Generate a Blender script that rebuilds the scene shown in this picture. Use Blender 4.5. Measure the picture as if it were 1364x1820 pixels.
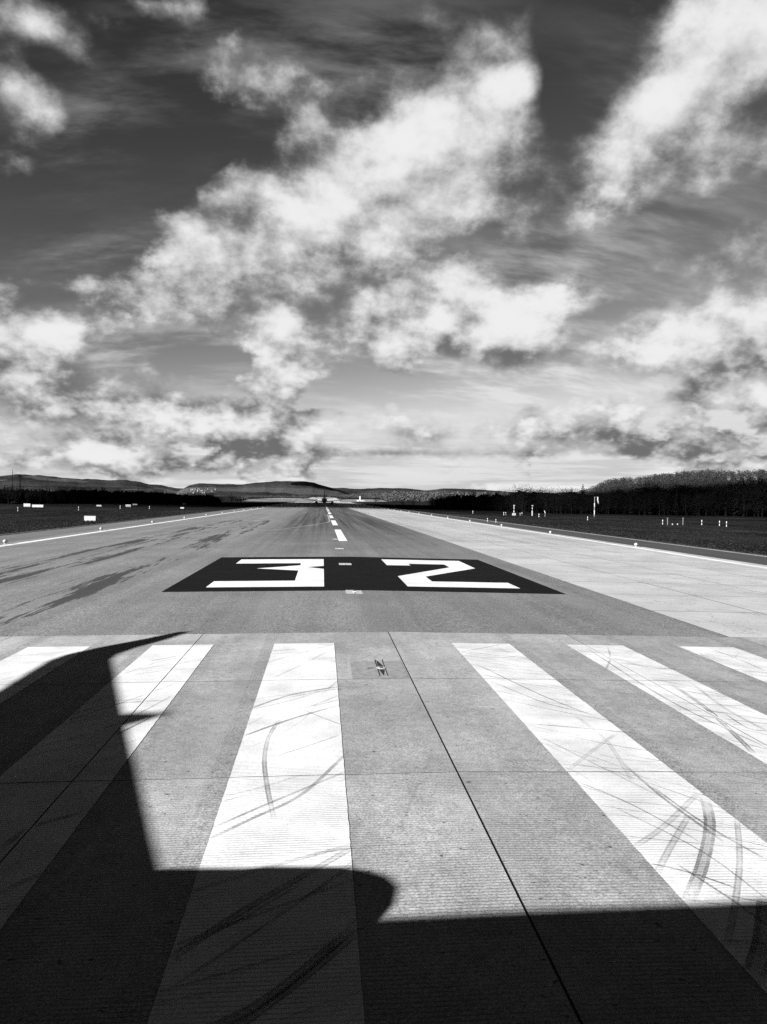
import bpy, bmesh, math, random
from mathutils import Vector, Matrix, noise as mnoise

for _o in list(bpy.data.objects):
    bpy.data.objects.remove(_o, do_unlink=True)
scene = bpy.context.scene
COL = scene.collection
random.seed(32)
R = math.radians

# ------------------------------------------------------------------ camera
FPX, CX, CH = 1389.9, -2.208, 4.33            # focal length in photo pixels, lateral place, eye height
YAW, PITCH, ROLL = 0.0779, -0.0150, 0.0149
def _basis():
    cy, sy = math.cos(YAW), math.sin(YAW)
    right0, fwd0, up0 = Vector((cy, -sy, 0)), Vector((sy, cy, 0)), Vector((0, 0, 1))
    cp, sp = math.cos(PITCH), math.sin(PITCH)
    fwd, up1 = fwd0 * cp + up0 * sp, up0 * cp - fwd0 * sp
    cr, sr = math.cos(ROLL), math.sin(ROLL)
    return right0 * cr + up1 * sr, up1 * cr - right0 * sr, fwd
CR, CU, CF = _basis()
CAM = Vector((CX, 0, CH))
cam_data = bpy.data.cameras.new('camera')
cam_data.sensor_fit = 'HORIZONTAL'
cam_data.sensor_width = 36
cam_data.lens = 36 * FPX / 1364
cam_data.clip_start = 0.05
cam_data.clip_end = 60000
cam = bpy.data.objects.new('camera', cam_data)
COL.objects.link(cam)
cam.matrix_world = Matrix(((CR.x, CU.x, -CF.x, CAM.x), (CR.y, CU.y, -CF.y, CAM.y), (CR.z, CU.z, -CF.z, CAM.z), (0, 0, 0, 1)))
scene.camera = cam
def ray(u, v):                                  # world direction seen at a photograph pixel
    return (CF + CR * ((u - 682) / FPX) + CU * ((910 - v) / FPX)).normalized()
def azel(u, v):
    d = ray(u, v)
    return math.degrees(math.atan2(d.x, d.y)), math.degrees(math.asin(d.z))

# ------------------------------------------------------------------ exposure
scene.view_settings.view_transform = 'Standard'
scene.view_settings.look = 'None'
scene.view_settings.gamma = 1
scene.view_settings.exposure = 3.4

scene.cycles.use_denoising = False            # the photograph has film-like grain
scene.cycles.max_bounces = 5
scene.cycles.diffuse_bounces = 2

# ------------------------------------------------------------------ sun
SHX, SHY = 2.17, 1.57                           # shadow shift per metre of height
sun_data = bpy.data.lights.new('sun', 'SUN')
sun_data.energy = 5.0
sun_data.angle = R(0.53)
sun_data.color = (1, 1, 1)
sun = bpy.data.objects.new('sun', sun_data)
COL.objects.link(sun)
sun.location = (-60, -45, 30)
sun.rotation_euler = Vector((SHX, SHY, -1)).to_track_quat('-Z', 'Y').to_euler()
SUN_EL = math.atan2(1, math.hypot(SHX, SHY))
SUN_AZ = math.atan2(-SHX, -SHY)

# ------------------------------------------------------------------ node helper
class NT:
    def __init__(self, tree):
        self.t = tree
        tree.nodes.clear()
    def n(self, kind, **props):
        nd = self.t.nodes.new(kind)
        for k, v in props.items():
            setattr(nd, k, v)
        return nd
    def put(self, sock, v):
        if isinstance(v, bpy.types.NodeSocket):
            self.t.links.new(v, sock)
        elif v is not None:
            sock.default_value = v
    def m(self, op, a, b=None, c=None, clamp=False):
        nd = self.n('ShaderNodeMath', operation=op, use_clamp=clamp)
        for i, v in enumerate((a, b, c)):
            if v is not None:
                self.put(nd.inputs[i], v)
        return nd.outputs[0]
    def add(self, a, b): return self.m('ADD', a, b)
    def sub(self, a, b): return self.m('SUBTRACT', a, b)
    def mul(self, a, b): return self.m('MULTIPLY', a, b)
    def mad(self, a, b, c): return self.m('MULTIPLY_ADD', a, b, c)
    def vm(self, op, a, b=None, scale=None):
        nd = self.n('ShaderNodeVectorMath', operation=op)
        self.put(nd.inputs[0], a)
        if b is not None: self.put(nd.inputs[1], b)
        if scale is not None: self.put(nd.inputs['Scale'], scale)
        return nd.outputs['Value'] if op in ('LENGTH', 'DOT_PRODUCT') else nd.outputs['Vector']
    def xyz(self, x, y, z=0.0):
        nd = self.n('ShaderNodeCombineXYZ')
        for i, v in enumerate((x, y, z)): self.put(nd.inputs[i], v)
        return nd.outputs[0]
    def sep(self, v):
        nd = self.n('ShaderNodeSeparateXYZ'); self.put(nd.inputs[0], v)
        return nd.outputs[0], nd.outputs[1], nd.outputs[2]
    def noise(self, vec, scale=1.0, detail=4.0, rough=0.5, color=False, lac=2.0, dist=0.0, dim='3D'):
        nd = self.n('ShaderNodeTexNoise', noise_dimensions=dim)
        self.put(nd.inputs['Vector'], vec)
        nd.inputs['Scale'].default_value = scale
        nd.inputs['Detail'].default_value = detail
        nd.inputs['Roughness'].default_value = rough
        nd.inputs['Lacunarity'].default_value = lac
        nd.inputs['Distortion'].default_value = dist
        return nd.outputs[1] if color else nd.outputs[0]
    def ramp(self, v, lo, hi, a=0.0, b=1.0, smooth=True):
        nd = self.n('ShaderNodeMapRange', interpolation_type='SMOOTHSTEP' if smooth else 'LINEAR')
        for k, x in (('Value', v), ('From Min', lo), ('From Max', hi), ('To Min', a), ('To Max', b)):
            self.put(nd.inputs[k], x)
        return nd.outputs[0]
    def mix(self, f, a, b):
        nd = self.n('ShaderNodeMix', data_type='FLOAT', clamp_factor=True)
        self.put(nd.inputs[0], f); self.put(nd.inputs[2], a); self.put(nd.inputs[3], b)
        return nd.outputs[0]
    def blob(self, vec, loc, rot, rad):
        mp = self.n('ShaderNodeMapping', vector_type='TEXTURE')
        self.put(mp.inputs['Vector'], vec)
        mp.inputs['Location'].default_value = (loc[0], loc[1], 0)
        mp.inputs['Rotation'].default_value = (0, 0, rot)
        mp.inputs['Scale'].default_value = (rad[0], rad[1], 1)
        g = self.n('ShaderNodeTexGradient', gradient_type='QUADRATIC_SPHERE')
        self.t.links.new(mp.outputs[0], g.inputs[0])
        return g.outputs['Fac']

# ------------------------------------------------------------------ sky
world = bpy.data.worlds.new('World')
scene.world = world
world.use_nodes = True
def build_sky():
    g = NT(world.node_tree)
    tc = g.n('ShaderNodeTexCoord').outputs['Generated']
    x, y, z = g.sep(tc)
    zc = g.m('MAXIMUM', z, 0.0)
    az = g.mul(g.m('ARCTAN2', x, y), 180 / math.pi)
    el = g.mul(g.m('ARCSINE', z), 180 / math.pi)
    AE = g.xyz(az, el)
    DEG = math.degrees(1 / FPX)
    def field(items):
        acc = None
        for (u, v, ru, rv, rot, w) in items:
            b = g.blob(AE, azel(u, v), R(rot), (ru * DEG, rv * DEG))
            acc = g.mul(b, w) if acc is None else g.mad(b, w, acc)
        return acc
    # clear sky: the red channel of the physical sky, as a red-filtered black and white film sees it
    sky = g.n('ShaderNodeTexSky', sky_type='NISHITA', sun_disc=False, sun_elevation=SUN_EL, sun_rotation=SUN_AZ, altitude=430, air_density=1.0, dust_density=0.6, ozone_density=1.0)
    sr = g.n('ShaderNodeSeparateColor')
    g.t.links.new(sky.outputs[0], sr.inputs[0])
    clear = g.m('SMOOTH_MIN', g.mul(g.m('POWER', sr.outputs[0], SKY_POW), SKY_MUL), 0.72, 0.2)
    # cloud field on a plane overhead
    def overhead(px, lift):                                # cloud deck coordinates
        return g.vm('SCALE', g.xyz(px, y), scale=g.m('DIVIDE', 1.0, g.add(zc, 0.55 + lift)))
    P = overhead(x, 0.0)
    Pu = overhead(g.add(x, -0.012), 0.036)
    puffy = g.ramp(el, 5.0, 18.0, 0.46, 0.13)
    def shaped(p):
        q = p
        vo = g.n('ShaderNodeTexVoronoi', feature='SMOOTH_F1', normalize=True, voronoi_dimensions='2D')
        vo.inputs['Smoothness'].default_value = 0.35
        g.put(vo.inputs['Vector'], g.vm('ADD', q, g.vm('SCALE', g.noise(q, 30.0, 2, 0.5, color=True, dim='2D'), scale=0.022)))
        vo.inputs['Scale'].default_value = 14.0
        vo.inputs['Detail'].default_value = 2.0
        vo.inputs['Roughness'].default_value = 0.6
        return g.mad(g.sub(0.40, vo.outputs['Distance']), puffy, g.noise(q, 6.0, 12, 0.60, dim='2D'))
    n0 = shaped(P)
    n1 = shaped(Pu)
    # thin fibrous veil, drawn out along the wind
    mp = g.n('ShaderNodeMapping')
    mp.inputs['Rotation'].default_value = (0, 0, R(33))
    mp.inputs['Scale'].default_value = (0.8, 2.8, 1)
    g.t.links.new(P, mp.inputs[0])
    veil_n = g.noise(mp.outputs[0], 4.0, 10, 0.62, dim='2D')
    M = field(CLOUD_BLOBS)
    S = field(SHADE_BLOBS)
    V = field(VEIL_BLOBS)
    base = g.add(g.ramp(el, 0.0, 60.0, 0.04, -0.30), g.ramp(el, 1.0, 5.0, -0.22, 0.0))
    cov = g.add(g.add(g.mul(g.sub(n0, 0.5), 1.5), g.mul(M, 1.40)), base)
    crisp = g.ramp(g.noise(P, 3.1, 2, 0.5, dim='2D'), 0.38, 0.62)    # some edges are torn and sharp, others melt away
    soft = g.mix(crisp, 0.70, g.ramp(el, 8.0, 22.0, 0.20, 0.30))
    alpha = g.ramp(cov, -0.02, soft)
    thick = g.ramp(cov, 0.10, 1.05)
    relief = g.sub(n0, n1)                                 # more cloud above: this is an underside
    lit = g.add(g.mad(relief, 1.9, 0.42), g.mul(thick, 0.27))
    lit = g.add(lit, S)
    lit = g.mad(g.sub(g.noise(P, 9.0, 5, 0.55, dim='2D'), 0.5), 0.42, lit)
    lit = g.m('SMOOTH_MAX', g.m('SMOOTH_MIN', lit, 0.86, 0.3), 0.16, 0.2)
    veil = g.mul(g.ramp(veil_n, 0.40, 0.78), g.m('MAXIMUM', g.add(V, 0.05), 0.0))
    veil = g.m('MINIMUM', veil, 0.85)
    s1 = g.mix(veil, clear, g.ramp(el, 3.0, 25.0, 0.80, 0.62))
    # flat layers low over the horizon
    lay = g.noise(g.xyz(g.mul(az, 0.045), g.mul(el, 0.75)), 1.0, 9, 0.62, dim='2D')
    low = g.ramp(el, 2.0, 6.5, 1.0, 0.0)
    s1 = g.mix(g.mul(g.ramp(lay, 0.36, 0.50), low), s1, g.ramp(lay, 0.40, 0.66, 0.50, 0.88))
    s2 = g.mix(alpha, s1, lit)
    s2 = g.mul(s2, 0.632)
    cc = g.n('ShaderNodeCombineColor')
    for i in range(3): g.t.links.new(s2, cc.inputs[i])
    bg = g.n('ShaderNodeBackground')
    bg.inputs['Strength'].default_value = 0.15
    g.t.links.new(cc.outputs[0], bg.inputs['Color'])
    out = g.n('ShaderNodeOutputWorld')
    g.t.links.new(bg.outputs[0], out.inputs['Surface'])
SKY_POW, SKY_MUL = 2.05, 0.034
# each soft patch: place in the photograph, half sizes, turn, weight
CLOUD_BLOBS = [
    # the big central mass
    (800, 300, 330, 210, 30, 0.85), (905, 165, 130, 110, 65, 0.45), (745, 195, 90, 90, 70, 0.35), (560, 380, 360, 170, 28, 0.70), (430, 470, 260, 110, 14, 0.45), (350, 390, 220, 110, 20, 0.40), (430, 330, 160, 70, 20, 0.2),
    (560, 240, 150, 100, 20, 0.35), (640, 195, 90, 70, 30, -0.15), (930, 130, 60, 50, 30, 0.2),
    (820, 480, 400, 170, 15, 0.55), (900, 590, 300, 130, 5, 0.50), (690, 590, 280, 80, 0, 0.30), (660, 495, 60, 40, 0, -0.22), (1060, 500, 230, 60, 14, 0.22),
    # upper right
    (1260, 120, 310, 160, 38, 0.95), (1350, 20, 240, 160, 30, 0.55), (1150, 220, 150, 110, 40, 0.35),
    (880, 62, 130, 80, -10, 0.36), (760, 30, 200, 80, -25, 0.40), (1010, 30, 140, 50, 0, 0.2), (1310, 290, 240, 80, 18, 0.48), (1060, 285, 170, 100, 0, 0.28), (1320, 440, 170, 60, 28, 0.42),
    (1210, 600, 230, 110, 14, 0.80), (1350, 595, 170, 100, 5, 0.55), (1120, 630, 130, 60, 0, 0.3), (1245, 685, 100, 50, 20, 0.42),
    # upper left
    (70, 45, 190, 70, -18, 0.60), (60, 175, 170, 75, -22, 0.62), (400, 130, 190, 80, -12, 0.22), (500, 120, 200, 50, -10, 0.05), (640, 140, 230, 80, 15, 0.24), (90, 300, 140, 40, 0, 0.18), (250, 5, 160, 30, 0, 0.3), (340, 20, 80, 50, 30, 0.25),
    # left middle
    (300, 545, 190, 80, -14, 0.52), (500, 565, 110, 90, 20, 0.58), (160, 510, 100, 45, 0, 0.30), (492, 662, 95, 52, -5, 0.66),
    (0, 600, 210, 110, -10, 0.65), (130, 578, 130, 40, 5, 0.34), (150, 720, 340, 100, 0, 0.58), (20, 680, 150, 90, -20, 0.35), (310, 745, 230, 75, -5, 0.38), (440, 775, 180, 40, 0, 0.32),
    # low over the hills
    (760, 770, 120, 36, 0, 0.48), (980, 768, 190, 36, 0, 0.48), (260, 825, 480, 42, 0, 0.48), (700, 805, 520, 26, 0, 0.32), (1150, 800, 420, 44, 0, 0.34), (1330, 828, 220, 26, 4, 0.40), (700, 740, 600, 60, 0, 0.10),
    # clear gaps
    (420, 240, 190, 80, 20, -0.28), (590, 130, 90, 60, 0, -0.15),
    (900, 108, 90, 26, 0, -0.22), (1180, 380, 100, 60, 0, -0.2),
    (540, 50, 180, 90, 0, -0.35), (990, 140, 100, 170, -10, -0.42), (230, 260, 290, 170, 0, -0.50), (90, 110, 120, 34, -20, -0.40), (60, 430, 320, 120, 0, -0.50), (1120, 440, 190, 70, 10, -0.35),
    (1230, 385, 200, 50, 14, -0.38), (400, 650, 150, 60, 0, -0.40), (1000, 690, 420, 50, 0, -0.26), (640, 690, 240, 60, 0, -0.26), (290, 640, 260, 36, 0, -0.22), (1130, 540, 150, 40, 10, -0.3),
]
SHADE_BLOBS = [
    (1245, 682, 110, 60, 20, -0.62), (120, 748, 340, 40, 0, -0.18), (180, 715, 420, 130, 0, -0.06), (20, 752, 170, 40, 0, -0.12), (330, 795, 320, 30, 0, -0.16), (760, 780, 140, 22, 0, -0.28), (980, 780, 200, 22, 0, -0.16),
    (700, 805, 800, 28, 0, -0.26), (1200, 805, 420, 30, 0, -0.12), (250, 835, 520, 26, 0, -0.20), (930, 625, 160, 50, 10, -0.14), (680, 480, 260, 60, 12, -0.20), (840, 440, 200, 60, 12, -0.12), (330, 110, 460, 160, 0, -0.34), (780, 20, 260, 80, 0, -0.14),
    (1250, 110, 260, 170, 30, 0.16), (800, 260, 280, 170, 30, 0.14), (1210, 585, 200, 80, 10, 0.22), (0, 640, 200, 60, 0, -0.2), (880, 560, 240, 90, 5, 0.10), (1300, 320, 260, 70, 15, -0.08),
]
VEIL_BLOBS = [
    (900, 520, 520, 260, 15, 1.1), (450, 120, 420, 150, 0, 0.40), (700, 100, 300, 160, 0, 0.35), (150, 220, 220, 110, 30, 0.40), (170, 450, 260, 60, 15, 0.5), (300, 610, 400, 90, 8, 0.6),
    (1000, 690, 900, 190, 5, 2.1), (900, 830, 1000, 80, 0, 0.9), (200, 640, 400, 120, 0, 0.6), (1200, 250, 300, 260, 20, 0.5),
]
build_sky()
world.cycles.sampling_method = 'MANUAL'
world.cycles.sample_map_resolution = 256

# ------------------------------------------------------------------ terrain
def crown(x):                                   # cross fall of the runway, straight between six metre joints
    a = abs(x)
    i = int(a // 6)
    def c(t): return -0.0156 * (math.sqrt(t * t + 1) - 1)
    f = (a - 6 * i) / 6
    return c(6 * i) * (1 - f) + c(6 * i + 6) * f
def rise(y):
    return 0.0 if y < 600 else 15 * ((min(y, 5000) - 600) / 2400) ** 1.3
def zg(x, y):                                   # natural ground level
    a = abs(x)
    if a <= 42: z = crown(x)
    else:
        t = min(1, (a - 42) / 30)
        z = crown(42) - 0.35 * t * t * (3 - 2 * t)
        z += 0.12 * t * mnoise.noise(Vector((x * 0.02, y * 0.02, 3.1)))
    return z + rise(y)
def hit(u, v):                                  # where the ray through a photograph pixel meets the ground
    d = ray(u, v)
    t0 = t1 = 1.0
    while t1 < 6000:
        if CAM.z + d.z * t1 <= zg(CAM.x + d.x * t1, d.y * t1): break
        t0, t1 = t1, t1 * 1.04
    for _ in range(30):
        t = (t0 + t1) / 2
        if CAM.z + d.z * t > zg(CAM.x + d.x * t, d.y * t): t0 = t
        else: t1 = t
    return CAM.x + d.x * t1, d.y * t1
def polar(u, dist):                             # ground point in the direction of a picture column
    d = ray(u, 895)
    h = math.hypot(d.x, d.y)
    return CAM.x + d.x / h * dist, d.y / h * dist

# ------------------------------------------------------------------ object helpers
def tag(o, label=None, cat=None, group=None, kind=None):
    if label: o['label'] = label
    if cat: o['category'] = cat
    if group: o['group'] = group
    if kind: o['kind'] = kind
    return o
def link_mesh(name, me, mat=None, parent=None, smooth=False):
    if mat is not None and len(me.materials) == 0: me.materials.append(mat)
    if smooth:
        for p in me.polygons: p.use_smooth = True
    o = bpy.data.objects.new(name, me)
    COL.objects.link(o)
    if parent is not None: o.parent = parent
    return o
def pyd(name, verts, faces, mat=None, parent=None, smooth=False):
    me = bpy.data.meshes.new(name)
    me.from_pydata([tuple(v) for v in verts], [], faces)
    me.update()
    return link_mesh(name, me, mat, parent, smooth)
def empty(name, loc=(0, 0, 0), rz=0.0, parent=None):
    o = bpy.data.objects.new(name, None)
    o.empty_display_size = 0.3
    COL.objects.link(o)
    o.location = loc
    o.rotation_euler = (0, 0, rz)
    if parent is not None: o.parent = parent
    return o
def copy_tree(o, parent=None):
    c = o.copy()
    COL.objects.link(c)
    c.parent = parent
    for ch in o.children: copy_tree(ch, c)
    return c
class MB:                                       # small mesh builder
    def __init__(self): self.v = []; self.f = []
    def quad(self, *p):
        i = len(self.v); self.v += [tuple(q) for q in p]; self.f.append(tuple(range(i, i + len(p))))
    def box(self, x0, x1, y0, y1, z0, z1):
        i = len(self.v)
        self.v += [(x, y, z) for z in (z0, z1) for y in (y0, y1) for x in (x0, x1)]
        for f in ((0, 2, 3, 1), (4, 5, 7, 6), (0, 1, 5, 4), (2, 6, 7, 3), (0, 4, 6, 2), (1, 3, 7, 5)):
            self.f.append(tuple(i + k for k in f))
    def lathe(self, prof, n=12, cx=0, cy=0, cz=0, axis='z'):     # prof: list of (radius, height)
        i = len(self.v)
        for r, h in prof:
            for k in range(n):
                a = 2 * math.pi * k / n
                p = (r * math.cos(a), r * math.sin(a), h) if axis == 'z' else (h, r * math.cos(a), r * math.sin(a))
                self.v.append((p[0] + cx, p[1] + cy, p[2] + cz))
        for j in range(len(prof) - 1):
            for k in range(n):
                a, b = i + j * n + k, i + j * n + (k + 1) % n
                self.f.append((a, b, b + n, a + n))
        self.f.append(tuple(i + k for k in reversed(range(n))))
        self.f.append(tuple(i + (len(prof) - 1) * n + k for k in range(n)))
    def tube(self, pts, rad, n=6):
        i0 = len(self.v)
        pts = [Vector(p) for p in pts]
        for j, p in enumerate(pts):
            d = (pts[min(j + 1, len(pts) - 1)] - pts[max(j - 1, 0)]).normalized()
            s = d.cross(Vector((0, 0, 1)) if abs(d.z) < 0.9 else Vector((1, 0, 0))).normalized()
            t = d.cross(s)
            r = rad[j] if isinstance(rad, (list, tuple)) else rad
            for k in range(n):
                a = 2 * math.pi * k / n
                self.v.append(tuple(p + s * (r * math.cos(a)) + t * (r * math.sin(a))))
        for j in range(len(pts) - 1):
            for k in range(n):
                a, b = i0 + j * n + k, i0 + j * n + (k + 1) % n
                self.f.append((a, b, b + n, a + n))
        self.f.append(tuple(i0 + k for k in reversed(range(n))))
        self.f.append(tuple(i0 + (len(pts) - 1) * n + k for k in range(n)))
    def build(self, name, mat, parent=None, smooth=False):
        return pyd(name, self.v, self.f, mat, parent, smooth)
def breaks(a, b, step):
    k = math.floor(a / step) + 1
    r = [a]
    while k * step < b - 1e-6:
        if k * step > a + 1e-6: r.append(k * step)
        k += 1
    return r + [b]
def sheet(name, x0, x1, y0, y1, dz, mat, parent=None, ystep=50.0):
    xs, ys = breaks(x0, x1, 6.0), breaks(y0, y1, ystep)
    v = [(x, y, crown(x) + rise(y) + dz) for y in ys for x in xs]
    n = len(xs)
    f = [(j * n + i, j * n + i + 1, (j + 1) * n + i + 1, (j + 1) * n + i) for j in range(len(ys) - 1) for i in range(n - 1)]
    return pyd(name, v, f, mat, parent)

# ------------------------------------------------------------------ materials (the photograph is black and white: every colour is a grey)
def new_mat(name):
    m = bpy.data.materials.new(name)
    m.use_nodes = True
    return m, NT(m.node_tree)
def finish(m, g, val, rough=0.85, spec=0.12, bump=None, bstr=0.3, bdist=0.01, alpha=None):
    cc = g.n('ShaderNodeCombineColor')
    for i in range(3): g.put(cc.inputs[i], val)
    b = g.n('ShaderNodeBsdfPrincipled')
    g.t.links.new(cc.outputs[0], b.inputs['Base Color'])
    g.put(b.inputs['Roughness'], rough)
    b.inputs['Specular IOR Level'].default_value = spec
    if alpha is not None: g.put(b.inputs['Alpha'], alpha)
    if bump is not None:
        bn = g.n('ShaderNodeBump')
        bn.inputs['Strength'].default_value = bstr
        bn.inputs['Distance'].default_value = bdist
        g.t.links.new(bump, bn.inputs['Height'])
        g.t.links.new(bn.outputs[0], b.inputs['Normal'])
    o = g.n('ShaderNodeOutputMaterial')
    g.t.links.new(b.outputs[0], o.inputs['Surface'])
    return m
def plain(name, val, rough=0.6, spec=0.3, var=0.15, scale=3.0):
    m, g = new_mat(name)
    p = g.n('ShaderNodeTexCoord').outputs['Object']
    n = g.ramp(g.noise(p, scale, 4, 0.6), 0.3, 0.7, 1 - var, 1 + var)
    return finish(m, g, g.mul(n, val), rough, spec)
def world_pos(g):
    return g.n('ShaderNodeNewGeometry').outputs['Position']
def groove_lines(g, x, y, p):                   # saw-cut grooves across the runway, six and a half centimetres apart
    wob = g.mul(g.noise(g.xyz(g.mul(x, 0.3), g.mul(y, 0.3)), 1.0, 2), 0.05)
    s = g.m('SINE', g.mul(g.add(y, wob), 2 * math.pi / 0.066))
    return g.ramp(s, 0.25, 0.85)
def band(g, v, lo, hi, soft):                   # one between lo and hi, fading over soft
    return g.mul(g.ramp(v, lo - soft, lo), g.ramp(v, hi, hi + soft, 1.0, 0.0))
def concrete_material():
    m, g = new_mat('concrete')
    p = world_pos(g)
    x, y, z = g.sep(p)
    rnd = g.n('ShaderNodeObjectInfo').outputs['Random']
    big = g.ramp(g.noise(p, 0.35, 6, 0.65), 0.28, 0.72, 0.80, 1.16)
    streak = g.ramp(g.noise(g.xyz(g.mul(x, 2.2), g.mul(y, 0.18)), 1.0, 5, 0.6), 0.3, 0.7, 0.93, 1.06)
    fine = g.mul(g.ramp(g.noise(p, 36.0, 3, 0.75), 0.32, 0.68, 0.58, 1.36), g.ramp(g.noise(p, 5.0, 5, 0.7), 0.3, 0.7, 0.86, 1.12))
    gl = groove_lines(g, x, y, p)
    gm = g.ramp(g.noise(p, 0.8, 3), 0.35, 0.65, 0.20, 0.42)
    t = g.m('MODULO', g.sub(g.m('ABSOLUTE', x), 1.8), 3.6)
    ghost = g.m('MAXIMUM', band(g, t, 1.8, 2.10, 0.06), g.mul(g.ramp(t, 3.30, 3.36), 0.6))
    ghost = g.mul(ghost, g.ramp(g.noise(p, 30.0, 3, 0.7), 0.44, 0.60, 0.0, 0.34))
    pits = g.mul(g.ramp(g.noise(g.xyz(g.mul(x, 3.0), g.mul(y, 5.0)), 2.2, 3, 0.6), 0.655, 0.69), 0.8)
    stain = g.ramp(g.noise(g.xyz(g.mul(x, 0.9), g.mul(y, 0.35)), 1.0, 7, 0.7), 0.56, 0.72, 1.0, 0.74)
    v = g.mul(g.mul(g.mul(g.mul(big, streak), stain), fine), g.mad(rnd, 0.26, 0.88))
    v = g.mul(v, g.sub(1.0, g.mul(gl, gm)))
    v = g.mul(v, g.sub(1.0, ghost))
    v = g.mul(v, g.sub(1.0, pits))
    h = g.sub(g.mul(fine, 0.35), gl)
    return finish(m, g, g.mul(v, 0.09205), 0.9, 0.10, h, 0.5, 0.004)
def paint_material(name, val, grooved=True, wear=0.5):
    m, g = new_mat(name)
    p = world_pos(g)
    x, y, z = g.sep(p)
    big = g.ramp(g.noise(p, 0.6, 6, 0.65), 0.3, 0.7, 0.80, 1.08)
    fine = g.ramp(g.noise(p, 38.0, 3, 0.7), 0.30, 0.62, 0.80, 1.04)
    chip = g.mul(g.ramp(g.noise(p, 20.0, 5, 0.75), 0.56, 0.66), wear)
    scuff = g.mul(g.ramp(g.noise(g.xyz(g.mul(x, 0.9), g.mad(x, 0.5, g.mul(y, 1.6))), 3.0, 6, 0.7), 0.58, 0.72), 0.45 * wear)
    v = g.mul(g.mul(big, fine), g.sub(1.0, g.mul(chip, 0.5)))
    v = g.mul(v, g.sub(1.0, scuff))
    h = g.mul(fine, 0.3)
    if grooved:
        gl = groove_lines(g, x, y, p)
        v = g.mul(v, g.sub(1.0, g.mul(gl, g.ramp(g.noise(p, 0.9, 4), 0.35, 0.65, 0.10, 0.45))))
        h = g.sub(h, gl)
    return finish(m, g, g.mul(v, val), 0.75, 0.12 if val > 0.05 else 0.01, h, 0.4, 0.004)
def asphalt_material(name, val, rubber=True, stains=True, joints=False):
    m, g = new_mat(name)
    p = world_pos(g)
    x, y, z = g.sep(p)
    big = g.ramp(g.noise(p, 0.12, 6, 0.6), 0.28, 0.72, 0.86, 1.14)
    lane = g.ramp(g.noise(g.xyz(g.mul(x, 0.55), g.mul(y, 0.012)), 1.0, 6, 0.6), 0.3, 0.7, 0.80, 1.12)
    fine = g.mul(g.ramp(g.noise(p, 15.0, 4, 0.85), 0.36, 0.64, 0.42, 1.62), g.ramp(g.noise(p, 3.0, 4, 0.7), 0.3, 0.7, 0.88, 1.12))
    v = g.mul(g.mul(big, lane), fine)
    if rubber:
        cen = band(g, x, -6.0, 8.0, 7.0)
        far = g.ramp(y, 32.0, 150.0, 0.0, 0.75)
        st = g.ramp(g.noise(g.xyz(g.mul(x, 1.3), g.mul(y, 0.01)), 1.0, 5, 0.6), 0.3, 0.7, 0.55, 1.2)
        v = g.mul(v, g.sub(1.0, g.mul(g.mul(cen, far), st)))
    if stains:
        nz = g.noise(g.xyz(g.mad(y, 0.012, g.mul(x, 0.8)), g.mul(y, 0.040)), 1.0, 10, 0.74)
        zone = g.add(band(g, x, -22.0, -18.4, 1.6), band(g, x, -15.2, -12.8, 1.0))
        zone = g.mul(zone, band(g, y, 34.0, 150.0, 30.0))
        st = g.ramp(g.mad(zone, 0.14, nz), 0.648, 0.675)
        v = g.mul(v, g.sub(1.0, g.mul(st, 0.8)))
    if joints:                                  # slab joints where they are too far off to be built
        jy = g.ramp(g.m('ABSOLUTE', g.sub(g.m('MODULO', y, 6.0), 3.0)), 2.93, 2.97, 0.0, 0.45)
        jx = g.ramp(g.m('ABSOLUTE', g.sub(g.m('MODULO', g.sub(x, 11.7), 4.8), 2.4)), 2.36, 2.385, 0.0, 0.35)
        v = g.mul(v, g.sub(1.0, g.m('MAXIMUM', jx, jy)))
    return finish(m, g, g.mul(v, val), 0.9, 0.10, fine, 0.35, 0.004)
def pale_slab_material():
    m, g = new_mat('pale_concrete')
    p = world_pos(g)
    x, y, z = g.sep(p)
    rnd = g.n('ShaderNodeObjectInfo').outputs['Random']
    big = g.ramp(g.noise(p, 0.3, 6, 0.6), 0.28, 0.72, 0.86, 1.10)
    fine = g.ramp(g.noise(p, 22.0, 3, 0.7), 0.34, 0.66, 0.78, 1.18)
    v = g.mul(g.mul(big, fine), g.mad(rnd, 0.14, 0.93))
    crk = g.ramp(g.m('ABSOLUTE', g.sub(g.noise(p, 0.22, 5, 0.6), 0.5)), 0.0, 0.006, 0.45, 0.0)
    v = g.mul(v, g.sub(1.0, crk))
    return finish(m, g, g.mul(v, 0.11209), 0.9, 0.1, fine, 0.3, 0.004)
def rubber_material():
    m, g = new_mat('tyre_rubber')
    p = world_pos(g)
    x, y, z = g.sep(p)
    gl = groove_lines(g, x, y, p)
    a = g.ramp(g.noise(p, 40.0, 4, 0.75), 0.26, 0.62, 0.25, 1.0)
    a2 = g.ramp(g.noise(p, 0.9, 3, 0.6), 0.30, 0.66, 0.35, 1.0)
    tc = g.n('ShaderNodeAttribute', attribute_name='strength').outputs['Fac']
    return finish(m, g, 0.02, 0.8, 0.1, None, alpha=g.mul(g.mul(g.mul(a, a2), tc), g.sub(1.0, g.mul(gl, 0.35))))
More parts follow.
